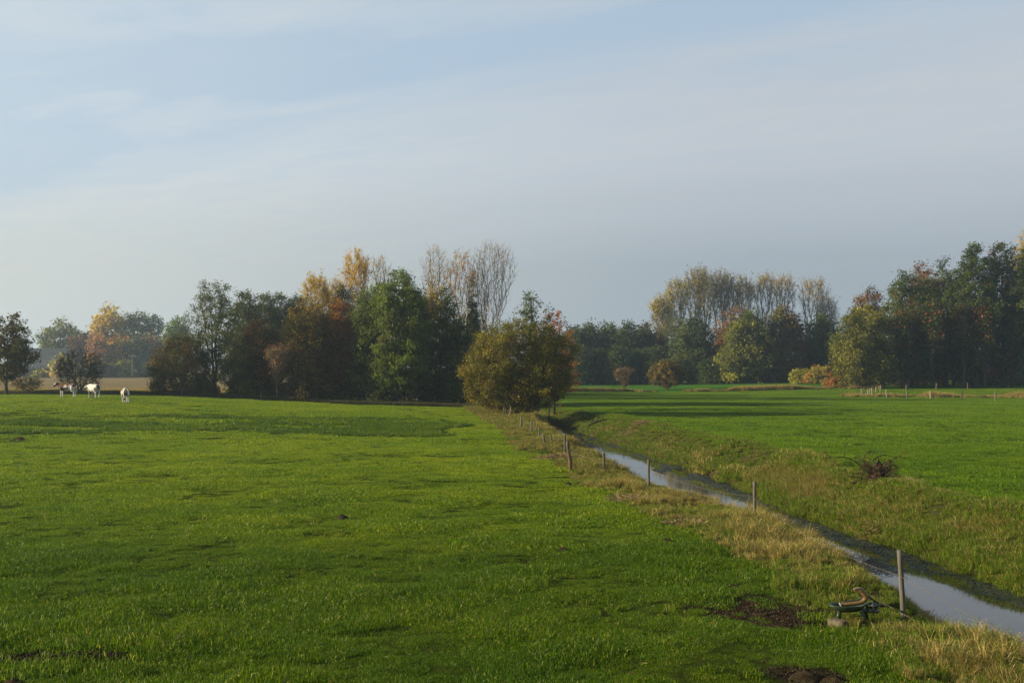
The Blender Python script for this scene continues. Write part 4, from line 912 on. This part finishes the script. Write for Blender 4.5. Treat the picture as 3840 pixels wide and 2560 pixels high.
def pp(px, pyb, pyt, r, label, leanx=0.0, mat=POST, seed=0, z=None, flat=1.0, knob=None):
    zz = 0.0
    for _ in range(4):
        x, y = U(px, pyb, zz); zz = gz(x, y)
    h = (pyb - pyt) / F * y
    e, tp = post('fence_post', label, G1, x, y, h, r, (leanx, 0), mat, seed, zz, 12, flat, knob)
    near_posts.append((x, y, zz, h, leanx)); return e
pp(3381, 2316, 2058, .047, 'nearest tall round grey fence post beside the cattle pump', -.065, POST, 1)
pp(2828, 1950, 1803, .050, 'second round grey fence post, standing in straw before the water', -.01, POST, 2)
pp(2431, 1830, 1718, .048, 'third round fence post with pale top at the water edge', .0, POST, 3)
pp(2264, 1758, 1692, .055, 'short dark fence post on the right of the straw clump', .0, POST_BROWN, 4, flat=.8)
pp(2141, 1768, 1652, .070, 'crooked leaning brown fence post with a knobbly bulge', -.16, POST_BROWN, 5, flat=.75, knob=.5)
pp(2117, 1700, 1626, .055, 'upright split fence post just behind the crooked one', .02, POST, 6, flat=.7)
pp(2073, 1670, 1630, .058, 'leaning fence post left of the split post', -.13, POST, 7)
pp(2041, 1672, 1625, .058, 'straight short fence post left of the leaning one', -.05, POST, 8)
pp(2021, 1648, 1599, .056, 'fence post below the willow, nearest the willow stems', .03, POST, 9)
pp(1993, 1622, 1578, .062, 'thick fence post under the willow left side', .02, POST, 10)
pp(1955, 1604, 1562, .066, 'pale fence post left of the thick one', .0, POST, 11)
pp(1911, 1562, 1524, .040, 'thin slanted pale post under the willow leaves', .10, POST_PALE, 12)
pp(1896, 1558, 1533, .050, 'short grey post beside the slanted thin post', .0, POST, 13)
pp(1888, 1557, 1526, .055, 'middle post of the far cluster in the dry grass', .03, POST, 14)
pp(1875, 1548, 1522, .060, 'leftmost post of the far cluster in the dry grass', .0, POST, 15)
e, tp = post('fence_post', 'round grey fence post just outside the lower right picture corner', G1, 8.6, 13.6, 1.2, .047, (0, 0), POST, 16)

WIRE = plain('rusty_wire', (.16, .13, .10), .6, .5, .6, .3, 40)
def wire(label, pts, sag, barbs=True, r=.0042):
    V = []; A = []; B = []
    for a, b in zip(pts[:-1], pts[1:]):
        a = np.array(a); b = np.array(b); L = np.linalg.norm(b - a); n = max(6, int(L / .35))
        f = np.linspace(0, 1, n)[:, None]; p = a + (b - a) * f; p[:, 2] -= sag * L / 10 * 4 * (f * (1 - f))[:, 0]
        A.append(p[:-1]); B.append(p[1:])
    A = np.concatenate(A); B = np.concatenate(B); R = np.full(len(A), r)
    parts = [tubes(A, B, R, R, 4)]
    if barbs:
        rg = np.random.default_rng(3); C = []; D = []
        for a, b in zip(A, B):
            for s in np.arange(0, np.linalg.norm(b - a), .14):
                c = a + (b - a) * s / np.linalg.norm(b - a); d = rg.normal(0, 1, 3); d /= np.linalg.norm(d); C.append(c - d * .02); D.append(c + d * .02)
        parts.append(tubes(C, D, np.full(len(C), .0028), np.full(len(C), .0028), 3))
    V, q, t = merge([(v, f, []) for v, f in parts])
    tag(np_obj('barbed_wire', V, [q], WIRE), label, 'wire', 'fence wires of the left bank')
def hook(i, f):
    x, y, z, h, l = near_posts[i]; return (x + l * f - .05, y - .02, z + h * f)
wire('upper rusty barbed wire running past the nearest posts', [(8.55, 13.6, gz(8.6, 13.6) + .75), hook(0, .64), hook(1, .62), hook(2, .70), hook(4, .72)], .20)
wire('lower rusty wire low in the grass beside the nearest post', [(8.55, 13.6, gz(8.6, 13.6) + .25), hook(0, .10), hook(1, .25), hook(2, .35)], .12, False)
wire('slack wire strung between the far bank posts', [hook(4, .75), hook(5, .8), hook(6, .8), hook(7, .8), hook(8, .8), hook(9, .8), hook(10, .8)], .15, False)

G2 = 'posts of the far right fence'
for i, (zx, zb, zt, r, mt, lb) in enumerate([(490, 1432, 1390, .09, POST_PALE, 'leftmost pale post of the far fence cluster'), (508, 1432, 1404, .09, POST_PALE, 'second post from left in the far fence cluster'), (536, 1436, 1404, .08, POST_PALE, 'third post from left in the far fence cluster'), (548, 1438, 1390, .09, POST_PALE, 'tall pale post, fourth in the far fence cluster'),
        (573, 1446, 1385, .12, POST_PALE, 'thickest pale post of the far fence cluster'), (602, 1416, 1384, .09, POST_PALE, 'short leaning post right of the thickest far post'), (635, 1414, 1376, .09, POST_PALE, 'last pale post of the cluster before the gap'), (687, 1454, 1400, .10, POST_PALE, 'lone pale post with forked top under the corner oak'),
        (848, 1462, 1408, .09, POST, 'grey post in front of the first dark trunks'), (1034, 1464, 1410, .11, POST_PALE, 'stout pale post in the middle of the far fence'), (1280, 1476, 1418, .09, POST_BROWN, 'dark thin post in the right half of the far fence'), (1552, 1480, 1415, .11, POST, 'leaning post nearest the right picture edge'),
        (842, 1402, 1370, .10, POST, 'dull rear post at the wood shade behind the grey post'), (1080, 1400, 1355, .10, POST, 'dull rear post at the wood shade behind the stout post'), (1333, 1398, 1350, .09, POST_BROWN, 'dark rear post at the wood shade on the right')]):
    px = 3000 + zx / 2.119; pb = 800 + zb / 2.119; pt = 800 + zt / 2.119; zz = 0.2
    for _ in range(5):
        x, y = U(px, pb + 4, zz); y = min(y, 186); x = (px - 1920) / F * y; zz = gz(x, y)
    h = max(.9, (pb + 4 - pt) / F * y)
    post('fence_post', lb, G2, x, y, h, r, (((i * 37) % 7 - 3) * .03, 0), mt, 30 + i, zz, 8)
for i, (px, py, lb) in enumerate([(981, 1500, 'grey post in the weeds under the brown maple'), (1130, 1505, 'dark post in the weeds left of the rowan stem'), (1190, 1507, 'thin pale post under the rowan'), (1305, 1512, 'pale leaning post left of the ash stems'), (1628, 1520, 'pale post at the dark right end of the wood'), (683, 1488, 'grey post at the left foot of the hawthorn')]):
    zz = .5
    for _ in range(4): x, y = U(px, py, zz); y = min(y, 121.0); x = (px - 1920) / F * y; zz = gz(x, y)
    post('fence_post', lb, 'fence posts along the wood edge', x, y, .95, .055, (((i * 5) % 3 - 1) * .06, 0), POST, 60 + i, zz, 8)

# ------------------------------------------------------------------ cattle pump
def pump():
    x0, y0 = U(3193, 2338); z0 = gz(x0, y0)
    K = 1.184e-3
    def L(zx, zy, dy=0.0): return ((zx - 560) * K, dy, (1322 - zy) * K)
    e = empty('cattle_pump', (x0, y0, z0), 'green cattle pump with curved tan lever and drinking bowl beside the nearest post', 'water pump')
    e.scale = (1, 1, .92)
    green = plain('dark_green_enamel', (.030, .048, .022), .42, .45, .0, .45, 18); tan = plain('tan_lever_paint', (.165, .098, .026), .5, .45, 0, .35, 7)
    black = plain('black_rubber', (.018, .016, .014), .6, .3); white = plain('worn_pale_metal', (.30, .30, .28), .45, .5, .2); dark = plain('dark_iron', (.05, .040, .030), .6, .4, .4)
    # bowl: long oval dish with rolled rim
    n = 36; prof = [(0.0, .0), (.45, .004), (.78, .03), (.93, .075), (1.0, .105), (1.05, .112), (1.055, .098), (.985, .065), (.82, .010), (.5, -.02), (0.0, -.026)]
    V = []; q = []
    for (r, z) in prof:
        for j in range(n):
            a = j * 2 * math.pi / n; V.append((-.105 + .30 * r * math.cos(a), .165 * r * math.sin(a), .205 + z))
    q = [(i * n + j, i * n + (j + 1) % n, (i + 1) * n + (j + 1) % n, (i + 1) * n + j) for i in range(len(prof) - 1) for j in range(n)]
    np_obj('bowl', np.array(V), [np.array(q)], green, e, smooth=True)
    for (xa, ya, xb, yb, zl) in [(-.27, -.10, -.30, -.13, .085), (-.19, .10, -.20, .13, .0), (.12, -.08, .16, -.12, .0), (.22, .10, .28, .14, .0)]:
        Vv, qq, tt = sweep([(xa, ya, .215), ((xa + xb) / 2, (ya + yb) / 2, .14), (xb, yb, zl)], [.030, .024, .022], 8, [(1.3, .7)] * 3); np_obj('leg', Vv, [qq, tt], green, e)
    # housing behind the bowl: flanged pump chamber
    pr = [(0, -.03), (.10, -.03), (.105, .0), (.085, .012), (.085, .085), (.115, .09), (.118, .112), (.09, .118), (.055, .15), (0, .158)]
    n = 24; V = [(.33 + r * 1.25 * math.cos(j * 6.2832 / n), .02 + r * math.sin(j * 6.2832 / n), .20 + z) for r, z in pr for j in range(n)]
    q = [(i * n + j, i * n + (j + 1) % n, (i + 1) * n + (j + 1) % n, (i + 1) * n + j) for i in range(len(pr) - 1) for j in range(n)]
    hs = np_obj('pump_housing', np.array(V), [np.array(q)], green, e, smooth=True)
    for j in range(6):
        a = j * math.pi / 3 + .3; bm = bmesh.new(); bmesh.ops.create_cone(bm, cap_ends=True, segments=6, radius1=.011, radius2=.011, depth=.02)
        bmesh.ops.translate(bm, verts=bm.verts, vec=(.33 + .125 * math.cos(a), .02 + .10 * math.sin(a), .318)); bm_obj('bolt', bm, white if j == 4 else dark, hs)
    # lever: S-shaped tube rising from the bowl to a flat muzzle plate
    path = [L(372, 1058, -.03), L(470, 1042, -.03), L(580, 1030, -.03), L(672, 1008, -.03), L(728, 955, -.03), L(722, 905, -.03), L(690, 860, -.03), L(668, 828, -.03), L(625, 815, -.03), L(565, 812, -.03)]
    P = spline(path, 34); rr = np.interp(np.linspace(0, 1, 34), [0, .1, .35, .55, .7, .8, .9, 1], [.036, .043, .048, .053, .055, .058, .050, .030])
    Vv, qq, tt = sweep(P, rr, 14); lv = np_obj('lever', Vv, [qq, tt], tan, e, smooth=True)
    # dark rubber strip on the upper inner side
    T = np.gradient(P, axis=0); T /= np.linalg.norm(T, axis=1, keepdims=True); Nn = np.stack([-T[:, 2], np.zeros(34), T[:, 0]], -1)
    S = P + Nn * (rr[:, None] * .80) + np.array([0, .016, 0]); Vs, qs, ts = sweep(S[1:29], rr[1:29] * .55, 8, [(1.5, 1)] * 28); np_obj('rubber_strip', Vs, [qs, ts], black, lv, smooth=True)
    # cap on the head
    cp = [L(700, 812, -.03), L(650, 800, -.03), L(595, 803, -.03), L(552, 812, -.03)]; Vs, qs, ts = sweep(spline(cp, 10), np.interp(np.linspace(0, 1, 10), [0, .3, .8, 1], [.024, .042, .038, .020]), 10, [(1.35, .6)] * 10); np_obj('muzzle_cap', Vs, [qs, ts], plain('grey_brown_cap', (.055, .042, .034), .55, .3), lv, smooth=True)
    # pale paddle at the lower end
    bm = bmesh.new(); bmesh.ops.create_cone(bm, cap_ends=True, segments=20, radius1=.045, radius2=.045, depth=.014)
    bmesh.ops.bevel(bm, geom=[g for g in bm.edges], offset=.003, segments=1, affect='EDGES')
    bmesh.ops.rotate(bm, verts=bm.verts, cent=(0, 0, 0), matrix=Matrix.Rotation(R_(62), 3, 'Y')); bmesh.ops.translate(bm, verts=bm.verts, vec=L(360, 1052, -.05)); bm_obj('paddle', bm, white, lv)
    # diagonal strut and suction pipe
    Vs, qs, ts = sweep([L(745, 890, .03), L(840, 975, .05), L(955, 1060, .06)], [.030, .034, .030], 8, [(1, .6)] * 3); np_obj('strut', Vs, [qs, ts], dark, e)
    Vs, qs, ts = sweep(spline([L(905, 1070, .06), L(1010, 1095, .12), L(1110, 1150, .35), L(1240, 1260, .9)], 14), [.024] * 14, 10); np_obj('suction_pipe', Vs, [qs, ts], black, e, smooth=True)
    Vs, qs, ts = sweep([L(815, 960, -.12), L(822, 1080, -.12), L(826, 1200, -.12)], [.008] * 3, 6); np_obj('tie_rod', Vs, [qs, ts], dark, e)
    # block underneath
    b = MB('weathered_concrete'); o = b.objpos(); nn = b.noise(14, 5, .65, o)
    cm = b.done(b.pbr(b.mix(b.rng(nn, .35, .68), (.13, .11, .078), (.06, .05, .036)), .9, .1, normal=b.bump(nn, .6, .01)))
    bm = box_np(0, 0, .02, .20, .32, .15, .012); bl = bm_obj('concrete_block', bm, cm)
    bl.location = (x0 - .285, y0 - .09, z0 - .045); bl.rotation_euler = (0, 0, R_(38)); tag(bl, 'small weathered concrete block under the front legs of the cattle pump', 'block')
pump()

# ------------------------------------------------------------------ brush pile, fallen branch, straw heaps
def brush():
    rg = np.random.default_rng(21); x0, y0 = U(3290, 1835, -.1); z0 = gz(x0, y0)
    x0 = float(x0); K = y0 / F
    e = empty('brush_pile', (x0, y0, z0), 'uprooted dark root stump with dead bramble branches on the right bank', 'brush pile')
    V, q = lump(77, .36, .34, .72, 20, 9, .22)
    np_obj('root_stump', V, [q], plain('root_wood', (.060, .040, .026), .95, .1, 0, .6, 9), e, smooth=True)
    A = []; B = []; ra = []; rb = []; tips = []
    def limb(pts, r):
        P = spline(pts, 16) + rg.normal(0, .012, (16, 3))
        for i in range(15): A.append(P[i]); B.append(P[i + 1]); ra.append(r * (1 - i / 18)); rb.append(r * (1 - (i + 1) / 18)); tips.append(P[i + 1])
        return P
    def W(px, py, dy=0.0): return ((px - 3290) * K, dy, (1835 - py) * K)
    # px positions read from the photograph around the stump
    limb([W(3230, 1785), W(3205, 1765), W(3170, 1748), W(3110, 1748), W(3085, 1752)], .030)
    limb([W(3110, 1748), W(3100, 1735), W(3090, 1720)], .014); limb([W(3165, 1748), W(3166, 1730), W(3167, 1706)], .012)
    limb([W(3270, 1760), W(3300, 1740), W(3330, 1742), W(3360, 1750)], .026); limb([W(3345, 1748), W(3375, 1740), W(3392, 1728)], .014)
    limb([W(3235, 1765), W(3245, 1735), W(3275, 1722), W(3310, 1724)], .018); limb([W(3258, 1740), W(3262, 1715), W(3278, 1682)], .010)
    limb([W(3300, 1815), W(3330, 1795), W(3345, 1775), W(3355, 1790), W(3360, 1805)], .030); limb([W(3330, 1800), W(3350, 1790), W(3365, 1792)], .014)
    limb([W(3220, 1820), W(3180, 1818), W(3172, 1805), W(3169, 1790)], .022); limb([W(3228, 1830), W(3232, 1800), W(3240, 1770)], .018)
    limb([W(3300, 1800), W(3320, 1775), W(3300, 1755), W(3270, 1750)], .016)
    for i in range(130):
        a = rg.uniform(0, 6.28); s = np.array([.35 * math.cos(a), .3 * math.sin(a), rg.uniform(.05, .75)]); d = np.array([math.cos(a), math.sin(a), rg.uniform(-.3, .5)]) * rg.uniform(.2, .6)
        limb([s * .6, s + d * .5, s + d], .009)
    m0 = len(A); tp = np.array(tips)
    for p in tp[rg.integers(0, len(tp), 260)]:
        d = rg.normal(0, 1, 3); d /= np.linalg.norm(d); A.append(p); B.append(p + d * rg.uniform(.06, .18)); ra.append(.006); rb.append(.003)
    V, q = tubes(A, B, np.array(ra), np.array(rb), 5); np_obj('branches', V, [q], BARK_DARK, e, smooth=True)
    n = 700; pc = tp[rg.integers(0, len(tp), n)] + rg.normal(0, .05, (n, 3)); s = rg.uniform(.02, .05, (n, 1)); u = rg.normal(0, 1, (n, 3)); u /= np.linalg.norm(u, axis=1, keepdims=True); w = np.cross(u, rg.normal(0, 1, (n, 3))); w /= np.linalg.norm(w, axis=1, keepdims=True)
    LV = np.stack([pc - u * s, pc + w * s * .6, pc + u * s, pc - w * s * .6], 1).reshape(-1, 3); c = np.array([RUST, DBROWN, (.10, .03, .02), DGREEN])[rg.integers(0, 4, n)]
    np_obj('withered_leaves', LV, [np.arange(n * 4).reshape(-1, 4)], LEAF, e, np.repeat(c, 4, 0))
    # fallen dark branch farther up the bank
    x1, y1 = U(2235, 1590, -.3); z1 = gz(x1, y1); A.clear(); B.clear(); ra.clear(); rb.clear(); tips.clear()
    MP = limb([(-1.1, -.4, -.3), (-.5, -.1, .25), (.2, .2, .55), (1.0, .4, .75)], .09)
    for i in range(16):
        s = MP[rg.integers(3, 15)]; d = np.array([rg.normal(.2, .4), rg.normal(0, .4), rg.uniform(.1, .8)]); limb([s, s + d * .5 + rg.normal(0, .05, 3), s + d], .025)
    V, q = tubes(A, B, np.array(ra), np.array(rb), 5); o = np_obj('fallen_branch', V, [q], BARK_DARK, smooth=True); o.location = (x1, y1, z1); tag(o, 'dark fallen branch lying over the right bank near the willow', 'branch')
brush()
def straw_heap(px, py, sx, sy, label, seed, z=-.05, n=420):
    rg = np.random.default_rng(seed)
    zz = z
    for _ in range(3): x, y = U(px, py, zz); zz = gz(x, y)
    a = rg.uniform(0, 6.28, n); r = np.sqrt(rg.uniform(0, 1, n)); P = np.stack([sx * r * np.cos(a), sy * r * np.sin(a), np.zeros(n)], -1)
    P[:, 2] = ground_z(x + P[:, 0], y + P[:, 1]) - zz + .03 + np.where(y > 40, .20, .09) * (1 - r) * rg.uniform(.3, 1, n)
    th = rg.normal(.5, .7, n); el = rg.normal(0, .25, n); D = np.stack([np.cos(th) * np.cos(el), np.sin(th) * np.cos(el), np.sin(el)], -1) * rg.uniform(.15, .4, (n, 1))
    w = rg.uniform(.0025, .005, n) * (1 + y / 22); V, q = tubes(P - D, P + D, w, w * .6, 3)
    c = np.array([(.38, .28, .15), (.28, .19, .10), (.16, .10, .055), (.44, .35, .2)])[rg.integers(0, 4, n)]
    o = np_obj('straw_heap', V, [q], REED, None, np.repeat(c, 6, 0)); o.location = (x, y, zz); tag(o, label, 'straw heap', 'heaps of cut reed on the banks')
for i, a in enumerate([(2255, 1586, 1.4, .7, 'reed heap beside the fallen branch near the willow'), (2315, 1592, 1.8, .7, 'widest reed heap on the far right bank'), (2392, 1603, 1.4, .6, 'reed heap third down the right bank from the willow'),
                       (2490, 1638, 1.1, .7, 'slanting reed heap halfway down the right bank'), (2655, 1708, 1.0, .5, 'reed heap on the right bank opposite the third post'), (2100, 1718, 1.3, .5, 'straw heap left of the crooked brown post'),
                       (3300, 1868, .6, .35, 'straw heap at the foot of the root stump'), (3395, 1862, .6, .3, 'brown litter heap right of the root stump'), 
                       (2380, 1880, .8, .5, 'flattened straw below the third round post'), (2590, 2030 - 60, .6, .35, 'flattened straw left of the second round post'), (3560, 2340, .8, .35, 'flattened straw right of the nearest post'), (3700, 2420, .6, .35, 'bleached reed tangle at the lower right water edge')]):
    straw_heap(*a[:4], a[4], 500 + i)

# ------------------------------------------------------------------ cows
def cow(label, x, y, heading, paint, seed, head_low=0.0, head_turn=0.0, scale=1.0):
    parts = []
    def loft(pts, rr, sides=14, sq=None): parts.append(sweep(pts, rr, sides, sq))
    tor = [(-.84, 0, 1.14, .06, .09), (-.78, 0, 1.09, .19, .19), (-.60, 0, 1.03, .255, .285), (-.30, 0, .97, .29, .335), (.0, 0, .93, .315, .365), (.30, 0, .95, .285, .355), (.52, 0, .98, .23, .32), (.68, 0, 1.00, .16, .25), (.76, 0, 1.0, .08, .13)]
    loft([(a, b, c) for a, b, c, d, f in tor], [1.0] * 9, 16, [(d, f) for a, b, c, d, f in tor])
    hz = -head_low; ct, st = math.cos(head_turn), math.sin(head_turn)
    def hp(dx, dz, dy=0.0): return (.55 + dx * ct - dy * st, dx * st + dy * ct, 1.10 + dz)
    loft([hp(-.1, -.02), hp(.12, .05 + hz * .2), hp(.32, .12 + hz * .65), hp(.46, .17 + hz)], [.26, .21, .155, .12], 12, [(.72, 1)] * 4)
    loft([hp(.40, .21 + hz), hp(.50, .19 + hz), hp(.62, .10 + hz), hp(.76, -.01 + hz), hp(.86, -.08 + hz), hp(.90, -.11 + hz)], [.09, .13, .12, .085, .08, .045], 12, [(.95, 1.05)] * 6)
    for s in (-1, 1):
        loft([hp(.44, .25 + hz, s * .09), hp(.43, .25 + hz, s * .19), hp(.42, .21 + hz, s * .29)], [.035, .058, .02], 8, [(1, .55)] * 3)
        loft([(.50, s * .15, .95), (.53, s * .17, .72), (.52, s * .165, .50), (.54, s * .165, .43), (.525, s * .165, .20), (.53, s * .165, .10), (.55, s * .165, .0)], [.15, .10, .066, .066, .046, .056, .062], 10)
        loft([(-.56, s * .15, 1.0), (-.52, s * .19, .76), (-.58, s * .19, .60), (-.70, s * .18, .47), (-.685, s * .18, .25), (-.68, s * .18, .10), (-.65, s * .18, .0)], [.22, .165, .105, .065, .05, .058, .064], 10)
    loft([(-.80, 0, 1.22), (-.90, 0, 1.10), (-.92, 0, .80), (-.91, 0, .55), (-.91, 0, .42)], [.035, .03, .02, .04, .012], 8)
    loft([(-.38, 0, .66), (-.42, 0, .58), (-.42, 0, .53)], [.15, .13, .05], 10)
    V, q, t = merge(parts)
    tmp = bpy.data.objects.new('cow_tmp', np_mesh('cow_tmp', V, [q, t])); COL.objects.link(tmp)
    md = tmp.modifiers.new('r', 'REMESH'); md.mode = 'VOXEL'; md.voxel_size = .022; sm = tmp.modifiers.new('s', 'SMOOTH'); sm.iterations = 3; sm.factor = .5
    dg = bpy.context.evaluated_depsgraph_get(); me = bpy.data.meshes.new_from_object(tmp.evaluated_get(dg)); bpy.data.objects.remove(tmp)
    me.name = 'body'
    n = len(me.vertices); co = np.empty(n * 3, np.float32); me.vertices.foreach_get('co', co); co = co.reshape(-1, 3).astype(float)
    nz = np.stack([fbm(co[:, 0] * 4 + 9 * seed, co[:, 2] * 4 + co[:, 1] * 1.5, seed, 2) - .5, fbm(co[:, 0] * 9, co[:, 2] * 9 + co[:, 1] * 4, seed + 5, 2) - .5], -1)
    col = np.tile(np.array([[.50, .47, .41]]), (n, 1)); col = paint(co, col, nz)
    hoof = co[:, 2] < .07; col[hoof] = (.10, .085, .07)
    muz = np.linalg.norm(co - np.array(hp(.89, -.10 + hz)), axis=1) < .085; col[muz] = col[muz] * .4 + np.array([.22, .14, .12]) * .6
    a = me.color_attributes.new('tint', 'FLOAT_COLOR', 'POINT'); c4 = np.ones((n, 4), np.float32); c4[:, :3] = col; a.data.foreach_set('color', c4.ravel())
    me.polygons.foreach_set('use_smooth', np.ones(len(me.polygons), bool)); me.materials.clear(); me.materials.append(COAT)
    z = gz(x, y); o = bpy.data.objects.new('cow', me); COL.objects.link(o); o.location = (x, y, z + .015); o.rotation_euler = (0, 0, heading); o.scale = (scale,) * 3
    eb = []
    for s in (-1, 1):
        bm = bmesh.new(); bmesh.ops.create_icosphere(bm, subdivisions=2, radius=.022); bmesh.ops.translate(bm, verts=bm.verts, vec=hp(.55, .215 + hz, s * .105)); bm_obj('eye', bm, EYE, o, True)
    return tag(o, label, 'cow', 'cows in the pasture')
_b = MB('cow_coat'); COAT = _b.done(_b.pbr(_b.attr(), .75, .15)); EYE = plain('dark_eye', (.012, .01, .009), .2, .5)
def blob(co, nz, c, r, k=.35): 
    return np.linalg.norm((co - np.array(c)) / np.array(r), axis=1) + nz[:, 0] * k * 4 + nz[:, 1] * k < 1
BK = (.022, .019, .018); BR = (.13, .052, .024)
def p1(co, col, nz):
    x, y, z = co.T
    m = (x > .55) & (z > .70); col[m] = (.045, .026, .020)
    col[blob(co, nz, (.38, 0, 1.15), (.30, .6, .26))] = BR; col[blob(co, nz, (.33, 0, .90), (.22, .6, .25))] = (.05, .028, .02)
    col[blob(co, nz, (-.15, 0, 1.20), (.35, .6, .16))] = BR; col[blob(co, nz, (-.05, 0, .92), (.28, .6, .13), .6)] = (.10, .045, .025); col[blob(co, nz, (-.70, 0, 1.12), (.13, .6, .16))] = (.06, .035, .03)
    col[(x > .93) & (z > 1.2) & (nz[:, 0] > .12)] = (.5, .47, .42); col[z < .62] = (.50, .47, .41); col[(x > 1.36)] = (.3, .26, .23); col[blob(co, nz, (.05, 0, 1.02), (.16, .6, .10), .5)] = (.50, .47, .41)
    return col
def p2(co, col, nz):
    x, y, z = co.T
    col[blob(co, nz, (-.80, -.05, 1.06), (.16, .2, .2))] = BK; col[(x < -.86) & (z < 1.05)] = (.12, .10, .09)
    col[(x > .86) & (z > 1.22)] = (.18, .075, .035); col[(x > 1.1) & (z > 1.0)] = (.70, .62, .55); return col
def p3(co, col, nz):
    x, y, z = co.T
    col[blob(co, nz, (-.05, 0, .96), (.19, .6, .42), .3)] = BK
    col[blob(co, nz, (.62, 0, 1.0), (.22, .5, .34), .25)] = BK; hd = (x > .78); col[hd] = BK
    col[hd & (np.abs(y - (x - .55) * math.tan(.12)) < .028) & (z > .75)] = (.74, .70, .64); col[z < .60] = (.50, .47, .41); col[blob(co, nz, (.52, -.16, .35), (.1, .1, .12))] = BK
    return col
def cow_at(px, py):
    zz = 1.0
    for _ in range(6): x, y = U(px, py, zz); zz = gz(x, y)
    return x, y
for (px, py, hd, pf, sd_, lo, tu, lb) in [(254, 1490, R_(176), p1, 1, .02, 0., 'brown, black and white cow in side view, leftmost of the three'), (352, 1493, R_(140), p2, 2, .22, .25, 'almost white cow seen from behind in the middle'), (473, 1509, R_(-64), p3, 3, .30, .12, 'black and white cow facing the camera, rightmost of the three')]:
    x, y = cow_at(px, py); cow(lb, x, y, hd, pf, sd_, lo, tu)

# ------------------------------------------------------------------ barn, shed and utility pole far left
def far_things():
    d = 388; z = gz(at(120, d), d)
    xa, xb = at(40, d), at(236, d); top = CAMZ + (HD - 801) * d / fD; eav = top - 6.5
    e = empty('barn', ((xa + xb) / 2, d, z), 'long dark blue roofed barn in the haze at far left', 'barn')
    hw = (xb - xa) / 2; dp = 9.0
    b = MB('dark_slate_roof'); o = b.objpos(); rf = b.done(b.pbr(b.mix(b.rng(b.noise(.6, 4, .6, o), .4, .65), (.012, .017, .026), (.020, .026, .034)), .8, .2))
    wl_ = plain('dark_timber_wall', (.018, .020, .024), .9, .1, 0, .4, 2)
    V = np.array([(-hw, -dp, 0), (hw, -dp, 0), (hw, dp, 0), (-hw, dp, 0), (-hw, -dp, eav - z), (hw, -dp, eav - z), (hw, dp, eav - z), (-hw, dp, eav - z), (-hw, 0, top - z - .15), (hw, 0, top - z - .15)], float)
    np_obj('wall', V, [np.array([(0, 1, 5, 4), (2, 3, 7, 6)]), np.array([(1, 2, 6, 9, 5), (3, 0, 4, 8, 7)])], wl_, e)
    h = hw + .6; s = (top - eav) / dp
    def slab(sg):
        ys = [0, sg * (dp + .7)]; V = []
        for yy in ys:
            zz = top - z - abs(yy) * s
            V += [(-h, yy, zz), (h, yy, zz), (-h, yy, zz + .22), (h, yy, zz + .22)]
        return np.array(V), np.array([(0, 1, 5, 4), (2, 3, 7, 6), (4, 5, 7, 6), (0, 2, 6, 4), (1, 3, 7, 5), (0, 1, 3, 2)])
    for sg in (-1, 1):
        V, q = slab(sg); V[:, 1] += sg * .01; r = np_obj('roof', V, [q], rf, e)
        # roof sheet ribs
    A = []; Bq = []
    for k in range(26):
        xx = -h + (k + .5) * 2 * h / 26; A.append((xx, -.05, top - z + .22)); Bq.append((xx, -(dp + .65), top - z + .24 - (dp + .65) * s))
    Vr, qr = tubes(A, Bq, np.full(26, .04), np.full(26, .04), 4); np_obj('roof_rib', Vr, [qr], rf, e)['kind'] = 'stuff'
    for k in range(4):
        bm = box_np(-hw + (k + .7) * hw * .45, -dp - .06, 1.9, 3.2, .12, 3.6, .02); bm_obj('barn_door', bm, plain('barn_door_wood', (.035, .04, .04), .9, .1), e)
    # pale low shed
    d2 = 366; x = at(322, d2); z2 = gz(x, d2)
    e = empty('shed', (x, d2, z2), 'long low shed with pale roof behind the far hedge', 'shed'); w = 5.5
    bm = box_np(0, 0, .95, 2 * w, 3.6, 1.9, .02); bm_obj('wall', bm, plain('shed_wall', (.12, .11, .10), .9, .1), e)
    V = []
    for yy, zz in ((-2.1, 1.75), (0, 2.55), (2.1, 1.75)):
        for t_ in (0, .12): V += [(-w - .3, yy, zz + t_), (w + .3, yy, zz + t_)]
    np_obj('roof', np.array(V), [np.array([(2, 3, 7, 6), (6, 7, 11, 10), (0, 1, 5, 4), (4, 5, 9, 8), (0, 1, 3, 2), (8, 9, 11, 10), (0, 2, 6, 4), (1, 3, 7, 5), (4, 6, 10, 8), (5, 7, 11, 9)])], plain('pale_sheet_roof', (.42, .42, .42), .6, .3), e)
    # utility pole with cross arm
    d3 = 352; x = at(304, d3); z3 = gz(x, d3); H = CAMZ + (HD - 815) * d3 / fD - z3
    e = empty('utility_pole', (x, d3, z3), 'pale utility pole with a cross arm before the far trees', 'utility pole')
    V, q, t = sweep([(0, 0, -.3), (0, 0, H * .5), (0, 0, H)], [.17, .15, .12], 8); np_obj('pole', V, [q, t], POST_PALE, e)
    bm = box_np(0, -.16, H - .5, 2.6, .14, .16, .01); arm = bm_obj('cross_arm', bm, POST_PALE, e)
    for s in (-1.1, -.4, .4, 1.1):
        V, q, t = sweep([(s, -.16, H - .42), (s, -.16, H - .30), (s, -.16, H - .15)], [.05, .08, .04], 8); np_obj('insulator', V, [q, t], plain('insulator_glaze', (.5, .48, .44), .3, .5), arm)
far_things()
print('triangles', sum(sum(len(p.vertices) - 2 for p in o.data.polygons) if len(o.data.polygons) < 1 else len(o.data.loops) - 2 * len(o.data.polygons) for o in scene.objects if o.type == 'MESH'))
